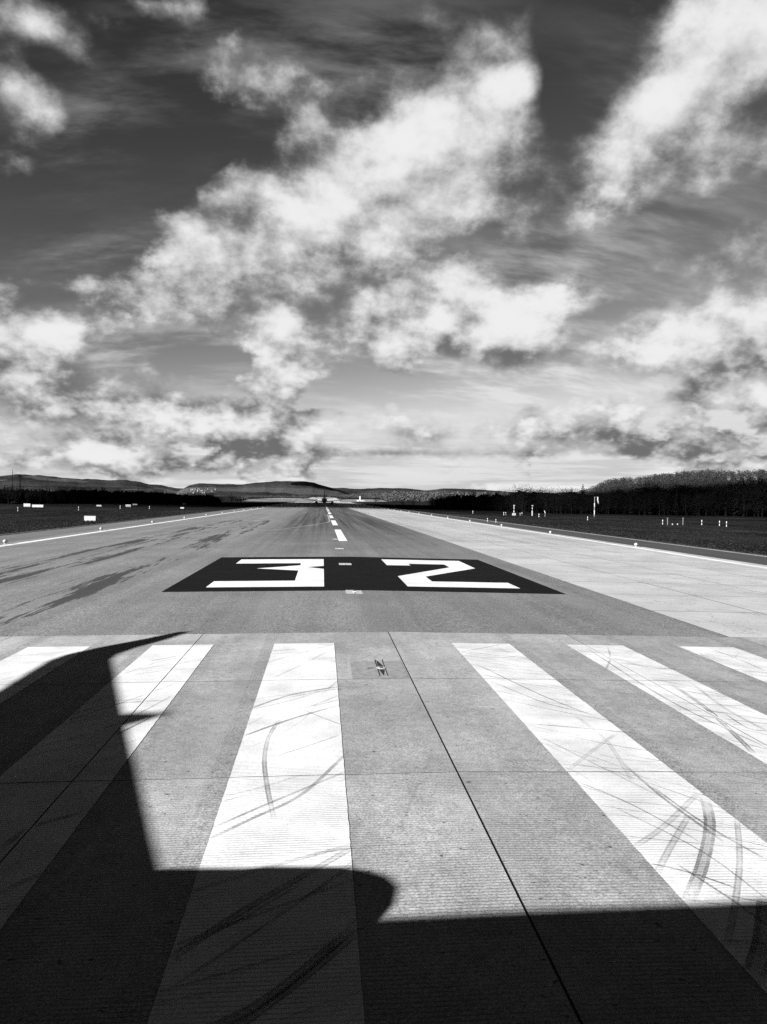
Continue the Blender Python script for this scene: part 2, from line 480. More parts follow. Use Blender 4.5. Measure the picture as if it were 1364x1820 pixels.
def grass_material():
    m, g = new_mat('grass')
    p = world_pos(g)
    x, y, z = g.sep(p)
    big = g.ramp(g.noise(p, 0.02, 6, 0.6), 0.3, 0.7, 0.6, 1.35)
    row = g.ramp(g.noise(g.xyz(g.mul(x, 0.10), g.mul(y, 0.02)), 1.0, 7, 0.65), 0.3, 0.7, 0.65, 1.3)
    fine = g.ramp(g.noise(p, 2.2, 6, 0.75), 0.32, 0.68, 0.45, 1.55)
    return finish(m, g, g.mul(g.mul(g.mul(big, row), fine), 0.00553), 0.95, 0.0, fine, 0.8, 0.15)
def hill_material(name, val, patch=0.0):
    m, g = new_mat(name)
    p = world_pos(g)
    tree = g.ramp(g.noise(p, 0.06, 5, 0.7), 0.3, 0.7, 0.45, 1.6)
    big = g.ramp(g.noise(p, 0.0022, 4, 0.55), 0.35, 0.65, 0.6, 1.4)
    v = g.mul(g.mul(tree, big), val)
    if patch:
        fld = g.ramp(g.noise(g.vm('MULTIPLY', p, (0.0022, 0.0022, 0.02)), 1.0, 2, 0.4), 0.55, 0.58)
        v = g.mix(fld, v, patch)
    return finish(m, g, v, 0.95, 0.0, tree, 0.35, 5.0)
def leaf_material(name, val):
    m, g = new_mat(name)
    p = g.n('ShaderNodeTexCoord').outputs['Object']
    rnd = g.n('ShaderNodeObjectInfo').outputs['Random']
    n = g.ramp(g.noise(p, 0.7, 3, 0.6), 0.3, 0.7, 0.55, 1.45)
    return finish(m, g, g.mul(g.mul(n, g.mad(rnd, 0.6, 0.7)), val), 0.9, 0.05)
M_CONC = concrete_material()
M_WHITE = paint_material('white_paint_grooved', 0.200)
M_WHITE2 = paint_material('white_paint', 0.20087, False, 0.25)
M_FADED = paint_material('faded_paint', 0.08246, False, 0.9)
M_BLACK = paint_material('black_paint', 0.00255, False, 0.7)
M_ASPH = asphalt_material('asphalt', 0.04269)
M_SHOULDER = asphalt_material('shoulder_asphalt', 0.01069, False, False)
M_SHOULDER_L = asphalt_material('pale_shoulder_asphalt', 0.03211, False, False)
M_PALE = pale_slab_material()
M_PALE_FAR = asphalt_material('far_pale_concrete', 0.09471, False, False, True)
M_FAR_RUNWAY = asphalt_material('far_runway_sunlit_tone', 0.11332, False, False)  # sunlight past the cloud shadow, painted in as a paler runway tone
M_JOINT = plain('joint_sealant', 0.004, 0.7, 0.1)
M_RUBBER = rubber_material()
M_GRASS = grass_material()
M_BLADE = leaf_material('grass_blade', 0.00455)
M_METAL = plain('dull_metal', 0.16, 0.45, 0.4)
M_DARK = plain('dark_metal', 0.012, 0.5, 0.3)
M_SIGN = plain('white_enamel', 0.08376, 0.5, 0.3, 0.05)
M_GREYP = plain('grey_enamel', 0.10, 0.5, 0.3)
M_MIDGREY = plain('weathered_grey', 0.030, 0.6, 0.2)
M_GLASS = plain('lens_glass', 0.30, 0.15, 0.5)
M_BARK = leaf_material('bark', 0.00152)
M_LEAF = leaf_material('twigs', 0.00197)
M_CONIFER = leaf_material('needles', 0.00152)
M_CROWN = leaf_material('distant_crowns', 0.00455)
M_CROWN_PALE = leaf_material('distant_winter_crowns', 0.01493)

# ------------------------------------------------------------------ ground sheet
def build_ground():
    xs = sorted(set([-9000, -6000, -4000, -2800, -2000, -1400, -1000, -700, -500, -380, -300, -240, -190, -150, -120, -100, -85, -72, -64, -56, -50, -46, -42, -41, -38, 0, 38, 41, 42, 46, 50, 56, 64, 72, 85, 100, 120, 150, 190, 240, 300, 380, 500, 700, 1000, 1400, 2000, 2800, 4000, 6000, 9000]))
    ys = [-3000, -1500, -700, -300, -150, -80] + list(range(-40, 400, 20)) + list(range(400, 1000, 50)) + list(range(1000, 3000, 125)) + [3200, 3600, 4200, 5000, 6500, 9000, 14000]
    v = []
    for y in ys:
        for x in xs:
            z = zg(x, y)
            if abs(x) < 41.5: z -= 0.30
            v.append((x, y, z))
    n = len(xs)
    f = [(j * n + i, j * n + i + 1, (j + 1) * n + i + 1, (j + 1) * n + i) for j in range(len(ys) - 1) for i in range(n - 1)]
    tag(pyd('ground', v, f, M_GRASS, None, True), kind='structure')
build_ground()

# ------------------------------------------------------------------ runway
Y_EDGE = 25.6                                   # concrete ends, asphalt begins
runway = sheet('runway', -34, 11.7, Y_EDGE, 880, 0.0, M_ASPH)
tag(runway, kind='structure')
sheet('far_slab_paving', 11.72, 34, 86.0, 880, 0.0, M_PALE_FAR, runway)
sheet('far_sunlit_runway', -34, 34, 880.02, 3300, 0.0, M_FAR_RUNWAY, runway)
sheet('joint_filler', -36, 36, -48, Y_EDGE - 0.01, -0.012, M_JOINT, runway)
sheet('joint_filler', 11.73, 34, Y_EDGE + 0.01, 85.99, -0.012, M_JOINT, runway)
for s, mt in ((-1, M_SHOULDER_L), (1, M_SHOULDER)):
    a, b = sorted((s * 34.0, s * 41.0))
    o = sheet('shoulder', a + (0.02 if s > 0 else 0), b - (0.02 if s < 0 else 0), -48, 3300, -0.012, mt, runway)
    a, b = sorted((s * 41.0, s * 41.5))
    mb = MB()
    ys = breaks(-48, 900, 50)
    for y0, y1 in zip(ys[:-1], ys[1:]):
        for (x0, x1, za, zb) in ((a, b, 0.05, 0.05),):
            mb.quad((x0, y0, crown(x0) + rise(y0) + za), (x1, y0, crown(x1) + rise(y0) + zb), (x1, y1, crown(x1) + rise(y1) + zb), (x0, y1, crown(x0) + rise(y1) + za))
            xi = x1 if s < 0 else x0
            mb.quad((xi, y0, crown(xi) + rise(y0) + za), (xi, y1, crown(xi) + rise(y1) + za), (xi, y1, crown(xi) + rise(y1) - 0.06), (xi, y0, crown(xi) + rise(y0) - 0.06))
    mb.build('drain_kerb', M_SHOULDER_L, runway)
# concrete slabs of the threshold, each its own piece
XJ = [-36, -30, -24, -18, -12, -6, 0, 6, 12, 18, 24, 30, 36]
YJ = [-48, -42, -36, -30, -24, -18, -12, -6, 0.2, 6.2, 12.32, 18.9, Y_EDGE]
def slab(x0, x1, y0, y1, mat, name='concrete_slab', lip=0.004):
    dz = random.uniform(-0.0015, 0.0015)
    xs = breaks(x0, x1, 6.0)
    mb = MB()
    b = 0.012
    top = lambda x, y: (x, y, crown(x) + rise(y) + dz)
    for xa, xb in zip(xs[:-1], xs[1:]):
        mb.quad(top(xa, y0), top(xb, y0), top(xb, y1), top(xa, y1))
        mb.quad(top(xb, y0), top(xa, y0), (xa, y0, crown(xa) - 0.06), (xb, y0, crown(xb) - 0.06))
        mb.quad(top(xa, y1), top(xb, y1), (xb, y1, crown(xb) - 0.06), (xa, y1, crown(xa) - 0.06))
    mb.quad(top(x0, y0), top(x0, y1), (x0, y1, crown(x0) - 0.06), (x0, y0, crown(x0) - 0.06))
    mb.quad(top(x1, y1), top(x1, y0), (x1, y0, crown(x1) - 0.06), (x1, y1, crown(x1) - 0.06))
    o = mb.build(name, mat, runway)
    o.data.materials.append(M_JOINT)            # sawn sides painted sealant black as shade, so they catch no sun
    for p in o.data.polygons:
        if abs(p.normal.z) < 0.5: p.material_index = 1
    return o
def gapx(x): return 0.015 if abs(x) < 0.1 else 0.011
for i in range(len(XJ) - 1):
    for j in range(2, len(YJ) - 1):
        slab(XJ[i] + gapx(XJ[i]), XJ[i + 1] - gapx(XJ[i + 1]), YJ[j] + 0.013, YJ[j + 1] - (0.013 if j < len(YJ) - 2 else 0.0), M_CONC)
XP = [11.7, 16.5, 21.3, 26.1, 30.9, 34.0]
YP = [Y_EDGE] + [32 + 6 * k for k in range(10)]
for i in range(len(XP) - 1):
    for j in range(len(YP) - 1):
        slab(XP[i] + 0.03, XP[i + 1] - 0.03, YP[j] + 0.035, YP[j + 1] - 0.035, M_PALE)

# ------------------------------------------------------------------ painted markings
def mark_quads(rects, name, mat, parent=runway, dz=0.005):
    mb = MB()
    for x0, x1, y0, y1 in rects:
        xs = breaks(x0, x1, 6.0)
        ys = breaks(y0, y1, 50.0)
        for xa, xb in zip(xs[:-1], xs[1:]):
            for ya, yb in zip(ys[:-1], ys[1:]):
                mb.quad(*[(x, y, crown(x) + rise(y) + dz) for x, y in ((xa, ya), (xb, ya), (xb, yb), (xa, yb))])
    return mb.build(name, mat, parent)
STRIPES = []
def cut(a, b, joints, gap):
    pts = [a] + [j for j in joints if a < j < b] + [b]
    return [(p + (gap(p) if p in joints else 0), q - (gap(q) if q in joints else 0)) for p, q in zip(pts[:-1], pts[1:])]
for k in range(8):
    for s in (-1, 1):
        a, b = sorted((s * (1.8 + 3.6 * k), s * (3.6 + 3.6 * k)))
        STRIPES.append((a, b))
        rects = [(x0, x1, y0, y1) for x0, x1 in cut(a, b, XJ, gapx) for y0, y1 in cut(-6.3, 23.69, YJ, lambda t: 0.015)]
        mb = MB()
        for x0, x1, y0, y1 in rects:
            n = max(1, int((y1 - y0) / 0.12))
            jl = [random.gauss(0, 0.0025) if abs(x0 - a) < 1e-6 else 0.0 for _ in range(n + 1)]
            jr = [random.gauss(0, 0.0025) if abs(x1 - b) < 1e-6 else 0.0 for _ in range(n + 1)]
            for q in range(n):
                ya, yb = y0 + (y1 - y0) * q / n, y0 + (y1 - y0) * (q + 1) / n
                mb.quad(*[(px, py, crown(px) + 0.005) for px, py in ((x0 + jl[q], ya), (x1 + jr[q], ya), (x1 + jr[q + 1], yb), (x0 + jl[q + 1], yb))])
        mb.build('threshold_stripe', M_WHITE, runway)
# runway number on its black panel
mark_quads([(-9.72, 9.75, 37.35, 59.4)], 'number_panel', M_BLACK, dz=0.004)
def polygon(name, pts, mat, dz):
    bm = bmesh.new()
    f = bm.faces.new([bm.verts.new((x, y, 0)) for x, y in pts])
    bm.normal_update()
    bmesh.ops.triangulate(bm, faces=[f])
    for vv in bm.verts: vv.co.z = crown(vv.co.x) + rise(vv.co.y) + dz
    me = bpy.data.meshes.new(name)
    bm.to_mesh(me); bm.free()
    o = link_mesh(name, me, mat, runway)
    if me.polygons and me.polygons[0].normal.z < 0: me.flip_normals()
    return o
polygon('digit_three', [(-8.0, 57.1), (-2.08, 57.1), (-2.08, 51.2), (-3.15, 50.45), (-2.08, 49.0), (-2.08, 39.1), (-7.9, 39.1), (-7.9, 42.0), (-3.63, 42.0), (-3.63, 48.0), (-6.3, 49.6), (-3.62, 51.75), (-3.62, 53.5), (-8.0, 53.5)], M_WHITE2, 0.009)
polygon('digit_two', [(2.15, 57.4), (2.15, 52.2), (3.76, 52.4), (3.76, 53.8), (6.28, 53.8), (6.28, 51.5), (2.16, 44.7), (2.16, 39.4), (8.0, 39.5), (8.0, 42.2), (3.78, 42.1), (3.78, 44.8), (7.95, 51.2), (7.95, 57.5)], M_WHITE2, 0.009)
for k in range(40):                             # centre line
    y0 = 81.98 + 50 * k
    mark_quads([(-0.45, 0.45, y0, y0 + 31)], 'centre_line_dash', M_WHITE2)
for s in (-1, 1):                               # edge lines
    xa, xb = sorted((s * 31.75, s * 32.65))
    mark_quads([(xa, xb, Y_EDGE + 0.3, 3200)], 'edge_line', M_WHITE2)
def ribbon(mb, pts, w, dz, keep=None, att=None, val=1.0, side=0.0, paint=None):
    n_seg = len(pts) - 1
    for i, (a, b) in enumerate(zip(pts[:-1], pts[1:])):
        d = Vector((b[0] - a[0], b[1] - a[1], 0))
        if d.length < 1e-6: continue
        u = Vector((-d.y, d.x, 0)).normalized()
        n = u * (w / 2)
        a = (a[0] + u.x * side, a[1] + u.y * side); b = (b[0] + u.x * side, b[1] + u.y * side)
        q = [(a[0] - n.x, a[1] - n.y), (b[0] - n.x, b[1] - n.y), (b[0] + n.x, b[1] + n.y), (a[0] + n.x, a[1] + n.y)]
        if keep and not all(keep(p) for p in q): continue
        mb.quad(*[(px, py, crown(px) + rise(py) + dz) for px, py in q])
        t = (i + 0.5) / n_seg
        if att is not None: att.append(val * min(1.0, 5 * t + 0.1, 5 * (1 - t) + 0.1) * (1.0 if paint is None or paint(a) else 0.35))
def curve_pts(P, n=16):                         # Catmull-Rom through ground points
    out = []
    Q = [P[0]] + list(P) + [P[-1]]
    for i in range(1, len(Q) - 2):
        for k in range(n):
            t = k / n
            out.append(tuple(0.5 * (2 * Q[i][c] + (Q[i + 1][c] - Q[i - 1][c]) * t + (2 * Q[i - 1][c] - 5 * Q[i][c] + 4 * Q[i + 1][c] - Q[i + 2][c]) * t * t + (3 * Q[i][c] - Q[i - 1][c] - 3 * Q[i + 1][c] + Q[i + 2][c]) * t ** 3) for c in (0, 1)))
    return out + [tuple(P[-1])]
mb = MB()
ribbon(mb, curve_pts([(-0.75, 225), (-0.75, 180), (-0.95, 152), (-3.2, 137), (-7, 119), (-11.4, 106.3), (-18, 94), (-25.2, 83.4), (-30.3, 77.8), (-34, 74)]), 0.30, 0.005)
mb.build('taxi_line', M_FADED, runway)
# rubber marks left on the white stripes by turning aircraft
def tyre_marks():
    rs = random.Random(5)
    mb, att, lift = MB(), [], [0.0]
    def on_slab(p):
        return -6.2 < p[1] < 23.6 and abs(p[0] / 6 - round(p[0] / 6)) * 6 > 0.03
    def on_paint(p):
        return on_slab(p) and any(a + 0.01 < p[0] < b - 0.01 for a, b in STRIPES)
    def track(P, w, val, n=60):
        w *= 0.75
        val *= 0.85
        pts = curve_pts(P, n)
        lift[0] += 0.00004
        if w > 0.07:                            # a wide tyre leaves two darker shoulders and a paler middle
            for side, ww, k in ((-0.36, 0.30, 1.0), (0.0, 0.40, 0.55), (0.36, 0.30, 0.9)):
                ribbon(mb, pts, w * ww, 0.0075 + lift[0], on_slab, att, val * k, side * w, on_paint)
        else:
            ribbon(mb, pts, w, 0.0075 + lift[0], on_slab, att, val, 0.0, on_paint)
    for (px, w, val) in [
        ([(497, 1280), (478, 1310), (470, 1350), (475, 1400), (487, 1458)], 0.10, 0.8),
        ([(365, 1495), (450, 1455), (540, 1410), (620, 1335)], 0.09, 0.75), ([(365, 1478), (480, 1428), (620, 1370)], 0.07, 0.7),
        ([(430, 1310), (520, 1278), (610, 1252)], 0.09, 0.85), ([(440, 1262), (520, 1235), (610, 1220)], 0.09, 0.8),
        ([(465, 1180), (540, 1160), (598, 1144)], 0.06, 0.5), ([(480, 1208), (540, 1180), (598, 1150)], 0.05, 0.4), ([(520, 1255), (570, 1275), (610, 1290)], 0.05, 0.5), ([(450, 1272), (530, 1262), (605, 1236)], 0.05, 0.5),
        ([(300, 1860), (470, 1780), (640, 1640)], 0.16, 0.8), ([(380, 1860), (540, 1740), (645, 1650)], 0.12, 0.7), ([(285, 1720), (430, 1622), (640, 1500)], 0.14, 0.8), ([(300, 1760), (480, 1640), (640, 1530)], 0.06, 0.6), ([(290, 1700), (400, 1650), (540, 1570)], 0.05, 0.6), ([(330, 1590), (470, 1545), (635, 1500)], 0.10, 0.6), ([(290, 1690), (420, 1640), (640, 1560)], 0.08, 0.5),
        ([(1254, 1420), (1262, 1470), (1248, 1540), (1222, 1605)], 0.20, 0.9), ([(1310, 1455), (1315, 1530), (1305, 1620), (1290, 1690)], 0.10, 0.7), ([(1225, 1450), (1190, 1510), (1165, 1560)], 0.12, 0.5), ([(1240, 1412), (1180, 1470), (1130, 1505)], 0.12, 0.45),
        ([(1160, 1400), (1260, 1470), (1364, 1530)], 0.05, 0.9), ([(1080, 1430), (1240, 1510), (1364, 1600)], 0.035, 0.8), ([(1200, 1535), (1300, 1600), (1364, 1645)], 0.05, 0.9), ([(1010, 1390), (1120, 1430), (1300, 1530)], 0.03, 0.5),
        ([(1364, 1600), (1358, 1680), (1330, 1760)], 0.28, 1.0),
        ([(845, 1180), (960, 1235), (1060, 1275)], 0.06, 0.7), ([(870, 1210), (970, 1250), (1065, 1272)], 0.05, 0.7), ([(850, 1200), (960, 1215), (1010, 1225)], 0.05, 0.55), ([(880, 1240), (980, 1262), (1075, 1280)], 0.04, 0.6), ([(820, 1165), (880, 1170), (930, 1165)], 0.05, 0.6), ([(815, 1160), (870, 1150), (905, 1142)], 0.06, 0.6),
        ([(960, 1310), (1060, 1360), (1180, 1420)], 0.04, 0.5), ([(1010, 1370), (1060, 1330), (1095, 1305)], 0.10, 0.35), ([(1020, 1270), (1080, 1320), (1130, 1400)], 0.10, 0.3), ([(1110, 1360), (1180, 1420), (1290, 1500)], 0.07, 0.8),
        ([(1190, 1215), (1250, 1255), (1310, 1310), (1340, 1340)], 0.14, 0.9), ([(1040, 1150), (1180, 1240), (1364, 1330)], 0.06, 0.8), ([(1230, 1215), (1290, 1260), (1364, 1300)], 0.10, 0.5), ([(1290, 1270), (1330, 1295), (1364, 1300)], 0.06, 0.6), ([(1080, 1150), (1085, 1170), (1075, 1195)], 0.08, 0.4),
        ([(1225, 1150), (1300, 1165), (1364, 1178)], 0.05, 0.8), ([(1260, 1152), (1320, 1175), (1364, 1195)], 0.05, 0.8), ([(1240, 1160), (1300, 1190), (1364, 1215)], 0.04, 0.7),
        ([(200, 1310), (240, 1290), (330, 1245)], 0.07, 0.8), ([(60, 1330), (200, 1290), (310, 1235)], 0.05, 0.6), ([(215, 1200), (290, 1175), (360, 1165)], 0.05, 0.5), ([(0, 1210), (60, 1195), (140, 1180)], 0.05, 0.5), ([(80, 1290), (180, 1255), (300, 1245)], 0.10, 0.6), ([(0, 1510), (60, 1470), (150, 1445)], 0.12, 0.8), ([(0, 1590), (60, 1560), (120, 1545)], 0.12, 0.8)]:
        track([hit(*q) for q in px], w, val, 30)
    for _ in range(420):                        # fainter crossings
        x0 = rs.choice((rs.uniform(-12, 12), rs.uniform(1.8, 12))); y0 = rs.uniform(5, 23)
        ang = R(rs.gauss(35, 16)) * (1 if x0 < 0 else -1)
        L = rs.uniform(1.2, 4.5)
        bend = rs.gauss(0, 0.25)
        P = [(x0 + math.cos(ang + bend * t) * L * (t - 0.5), y0 + math.sin(ang + bend * t) * L * (t - 0.5)) for t in (0, 0.33, 0.66, 1)]
        track(P, rs.choice((0.02, 0.025, 0.032, 0.045)), rs.uniform(0.35, 1.0), 14)
    me = bpy.data.meshes.new('tyre_marks')
    me.from_pydata(mb.v, [], mb.f)
    at = me.attributes.new('strength', 'FLOAT', 'FACE')
    at.data.foreach_set('value', att)
    tag(link_mesh('tyre_marks', me, M_RUBBER, runway), kind='stuff')
tyre_marks()

# darker repaired square round the nearest inset light
M_PATCH = plain('repair_mortar', 0.05912, 0.9, 0.1, 0.2, 6.0)
mark_quads([(-1.42, 0.0 - 0.05, 18.95, 20.95)], 'repair_patch', M_PATCH, dz=0.0030)

# ------------------------------------------------------------------ grass blades along the verges
def verge_grass():
    rs = random.Random(9)
    v, f = [], []
    for s in (-1, 1):
        for _ in range(30000):
            y = 45 + 260 * rs.random() ** 1.6
            x = s * (41.55 + 60 * rs.random() ** 3.0)
            h = rs.uniform(0.03, 0.10) * (1.6 if abs(x) < 42.6 and rs.random() < 0.4 else 1)
            w = 0.05 + 0.0004 * y
            a = rs.uniform(0, math.pi)
            z = zg(x, y) - 0.01
            i = len(v)
            dx, dy = math.cos(a) * w, math.sin(a) * w
            v += [(x - dx, y - dy, z), (x + dx, y + dy, z), (x + rs.gauss(0, 0.05), y + rs.gauss(0, 0.05), z + h)]
            f.append((i, i + 1, i + 2))
    tag(pyd('grass', v, f, M_BLADE), 'short dark grass along both runway verges', 'grass', kind='stuff')
verge_grass()

# ------------------------------------------------------------------ hills
def ridge(name, pix, dist, mat, foot=0.62, back=1.35, rough=0.0, fscale=0.01, step=0.12, label=None):
    P = sorted((azel(u, v) for u, v in pix))
    a0, a1 = P[0][0], P[-1][0]
    n = int((a1 - a0) / step) + 1
    rows = [(foot, 0.0), (foot + (1 - foot) * 0.3, 0.22), (foot + (1 - foot) * 0.55, 0.52), (foot + (1 - foot) * 0.8, 0.84), (1.0, 1.0), (1.0 + (back - 1) * 0.4, 0.9), (back, 0.2)]
    v, f = [], []
    for i in range(n + 1):
        az = a0 + (a1 - a0) * i / n
        for (p, q) in zip(P[:-1], P[1:]):
            if p[0] <= az <= q[0] + 1e-9:
                t = (az - p[0]) / max(q[0] - p[0], 1e-9)
                el = p[1] + (q[1] - p[1]) * (t * t * (3 - 2 * t) * 0.5 + t * 0.5)
                break
        for (m, hgt) in rows:
            d = dist * m
            x, y = CAM.x + math.sin(R(az)) * d, math.cos(R(az)) * d
            zb = zg(x, y) - 3
            ztop = CAM.z + dist * math.tan(R(el))
            z = zb + (ztop - zb) * hgt
            if hgt > 0.1: z += rough * mnoise.fractal(Vector((x * fscale, y * fscale, 1.7)), 0.8, 2.0, 4) * (0.6 if m == 1.0 else 0.4)
            v.append((x, y, z))
    k = len(rows)
    for i in range(n):
        for j in range(k - 1):
            f.append((i * k + j, (i + 1) * k + j, (i + 1) * k + j + 1, i * k + j + 1))
    o = pyd(name, v, f, mat, None, True)
    tag(o, kind='structure')
    return o
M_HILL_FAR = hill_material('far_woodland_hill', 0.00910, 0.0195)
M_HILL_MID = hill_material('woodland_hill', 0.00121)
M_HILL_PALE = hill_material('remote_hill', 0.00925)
M_FIELD = hill_material('winter_field', 0.05685)
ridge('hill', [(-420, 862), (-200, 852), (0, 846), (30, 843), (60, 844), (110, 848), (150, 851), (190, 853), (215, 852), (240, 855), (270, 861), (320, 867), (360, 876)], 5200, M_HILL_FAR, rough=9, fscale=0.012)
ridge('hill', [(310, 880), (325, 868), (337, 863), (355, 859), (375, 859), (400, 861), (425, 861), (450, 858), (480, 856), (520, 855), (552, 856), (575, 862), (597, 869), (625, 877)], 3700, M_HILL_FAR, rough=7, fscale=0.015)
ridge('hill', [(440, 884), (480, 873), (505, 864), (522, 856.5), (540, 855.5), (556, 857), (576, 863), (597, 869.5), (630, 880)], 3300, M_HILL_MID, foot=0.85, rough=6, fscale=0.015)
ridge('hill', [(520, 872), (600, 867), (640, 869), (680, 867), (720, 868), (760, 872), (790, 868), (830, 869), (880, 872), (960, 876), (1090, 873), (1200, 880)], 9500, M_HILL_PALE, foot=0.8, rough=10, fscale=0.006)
ridge('hill', [(1005, 896), (1035, 886), (1060, 875), (1078, 866), (1100, 862), (1150, 859), (1200, 852), (1240, 849), (1270, 848), (1300, 850), (1364, 848), (1480, 850), (1700, 864)], 1250, M_HILL_MID, foot=0.55, rough=3, fscale=0.02, label=None)
# pale winter fields beyond the far end
def field(pts, dz=0.25):
    xy = [hit(u, v) for u, v in pts]
    bm = bmesh.new()
    fc = bm.faces.new([bm.verts.new((x, y, 0)) for x, y in xy])
    bmesh.ops.triangulate(bm, faces=[fc])
    for _ in range(4):
        bmesh.ops.subdivide_edges(bm, edges=list(bm.edges), cuts=1, use_grid_fill=True)
    for vv in bm.verts: vv.co.z = zg(vv.co.x, vv.co.y) + dz
    me = bpy.data.meshes.new('field')
    bm.to_mesh(me); bm.free()
    tag(link_mesh('field', me, M_FIELD), kind='structure')
field([(430, 891.2), (556, 892.0), (566, 886.5), (500, 885), (440, 887.5)])
field([(606, 892.5), (690, 891.5), (672, 887.5), (600, 887.5)])

# ------------------------------------------------------------------ trees
def tree_mesh_leafless(rs, h):
    tr, cr = MB(), MB()
    r0 = h * 0.022
    top = h * rs.uniform(0.5, 0.6)
    pts = [(0, 0, -0.5)]
    x = y = 0.0
    for k in range(1, 7):
        x += rs.gauss(0, h * 0.010); y += rs.gauss(0, h * 0.010)
        pts.append((x, y, h * 0.9 * k / 6))
    tr.tube(pts, [r0 * (1.15 - k / 6.3) for k in range(7)], 5)
    W = h * rs.uniform(0.28, 0.38)
    for k in range(13):
        z0 = h * rs.uniform(0.22, 0.72)
        a = rs.uniform(0, 6.283); L = W * rs.uniform(0.6, 1.15)
        up = rs.uniform(0.5, 1.1)
        i = min(5, int(z0 / (h * 0.9) * 6)); base = pts[i]
        e = (base[0] + math.cos(a) * L, base[1] + math.sin(a) * L, z0 + L * up)
        mid = (base[0] + math.cos(a) * L * 0.5, base[1] + math.sin(a) * L * 0.5, z0 + L * up * 0.38)
        tr.tube([(base[0], base[1], z0), mid, e], [r0 * 0.45, r0 * 0.28, r0 * 0.08], 4)
    clumps = [(rs.gauss(0, W * 0.42), rs.gauss(0, W * 0.42), h * rs.uniform(0.22, 0.93)) for _ in range(26)]
    for (cx, cy, cz) in clumps:
        t = cz / h
        lim = W * (0.35 + 0.9 * math.sin(min(1, t * 1.05) * math.pi) ** 0.7)
        d = math.hypot(cx, cy)
        if d > lim: cx, cy = cx * lim / d, cy * lim / d
        cs = h * rs.uniform(0.06, 0.12)
        for _ in range(40):
            p = Vector((cx + rs.gauss(0, cs), cy + rs.gauss(0, cs), cz + rs.gauss(0, cs * 0.9)))
            if p.z > h or p.z < 0.3: continue
            d = Vector((rs.gauss(0, 1), rs.gauss(0, 1), rs.gauss(0.5, 1))).normalized()
            s = d.orthogonal().normalized()
            L, w = h * rs.uniform(0.018, 0.05), h * rs.uniform(0.005, 0.012)
            cr.quad(p - s * w, p + s * w, p + d * L)
    return tr, cr
def tree_mesh_conifer(rs, h):
    tr, cr = MB(), MB()
    tr.tube([(0, 0, -0.5), (0, 0, h * 0.5), (0, 0, h * 0.97)], [h * 0.018, h * 0.012, h * 0.003], 5)
    W = h * rs.uniform(0.15, 0.21)
    for k in range(16):
        t = k / 15
        z = h * (0.12 + 0.86 * t)
        r = W * (1 - t) ** 0.85 * rs.uniform(0.8, 1.15) + 0.02 * h
        for j in range(11):
            a = rs.uniform(0, 6.283); rr = r * rs.uniform(0.65, 1.12)
            e = Vector((math.cos(a) * rr, math.sin(a) * rr, z - rr * 0.35))
            s = Vector((-math.sin(a), math.cos(a), 0)) * rr * rs.uniform(0.22, 0.40)
            cr.quad((0, 0, z + h * 0.015), tuple(e * 0.72 + Vector((0, 0, z * 0.28)) + s), tuple(e), tuple(e * 0.72 + Vector((0, 0, z * 0.28)) - s))
            q = e * 0.7 + Vector((0, 0, z * 0.3))
            cr.quad(tuple(q + s * 0.5), tuple(q - s * 0.5), (q.x, q.y, q.z - h * 0.045))
    return tr, cr
TREE_H = 12.0
PROTO = []
def make_protos():
    rs = random.Random(77)
    for k in range(9):
        con = k >= 6
        tr, cr = (tree_mesh_conifer if con else tree_mesh_leafless)(rs, TREE_H)
        mt = bpy.data.meshes.new('trunk'); mt.from_pydata(tr.v, [], tr.f); mt.materials.append(M_BARK)
        mc = bpy.data.meshes.new('crown'); mc.from_pydata(cr.v, [], cr.f); mc.materials.append(M_CONIFER if con else M_LEAF)
        PROTO.append((mt, mc, 'conifer_tree' if con else 'bare_tree'))
make_protos()
def tree(kind, x, y, h, label, group, wide=1.0, z=None):
    mt, mc, nm = PROTO[kind]
    t = empty(nm, (x, y, zg(x, y) if z is None else z), random.uniform(0, 6.28))
    s = h / TREE_H
    t.scale = (s * wide, s * wide, s)
    for n, me in (('trunk', mt), ('crown', mc)):
        o = bpy.data.objects.new(n, me); COL.objects.link(o); o.parent = t
    tag(t, label, 'tree', group)
    return t
def interp(P, u):
    for (a, b) in zip(P[:-1], P[1:]):
        if a[0] <= u <= b[0]: return a[1] + (b[1] - a[1]) * (u - a[0]) / (b[0] - a[0])
    return P[0][1] if u < P[0][0] else P[-1][1]
def height_for(x, y, v_top, z):                 # how tall a thing at (x, y) is whose top shows at a picture row
    d = math.hypot(x - CAM.x, y)
    u = 682
    for _ in range(3):
        q = Vector((x, y, z)) - CAM
        u = 682 + FPX * q.dot(CR) / q.dot(CF)
    return CAM.z + d * math.tan(R(azel(u, v_top)[1])) - z
def wood_edge(tops, dist, u0, u1, step, rows, gap, kinds, lab_b, lab_c, group, rs, jitter):
    u = u0
    while u < u1:
        for r in range(rows):
            uu = u + rs.uniform(-step, step) * 0.5
            d = interp(dist, uu) + r * gap + rs.uniform(-3, 3)
            x, y = polar(uu, d)
            z = zg(x, y)
            h = height_for(x, y, interp(tops, uu), z) * rs.uniform(1 - jitter, 1.06)
            if r == 0: h *= rs.uniform(0.72, 0.98)
            k = rs.choice(kinds)
            tree(k, x, y, h, lab_c if k >= 6 else lab_b, group + (' conifers' if k >= 6 else ' bare trees'), rs.uniform(1.0, 1.5))
        u += step * rs.uniform(0.7, 1.3)
LEFT_D = [(-60, 500), (0, 508), (150, 570), (300, 650), (390, 760), (450, 900)]
LEFT_T = [(-60, 864), (0, 863), (60, 865), (120, 866), (170, 864), (190, 866), (195, 869), (250, 868), (300, 872), (340, 876), (380, 876), (392, 882)]
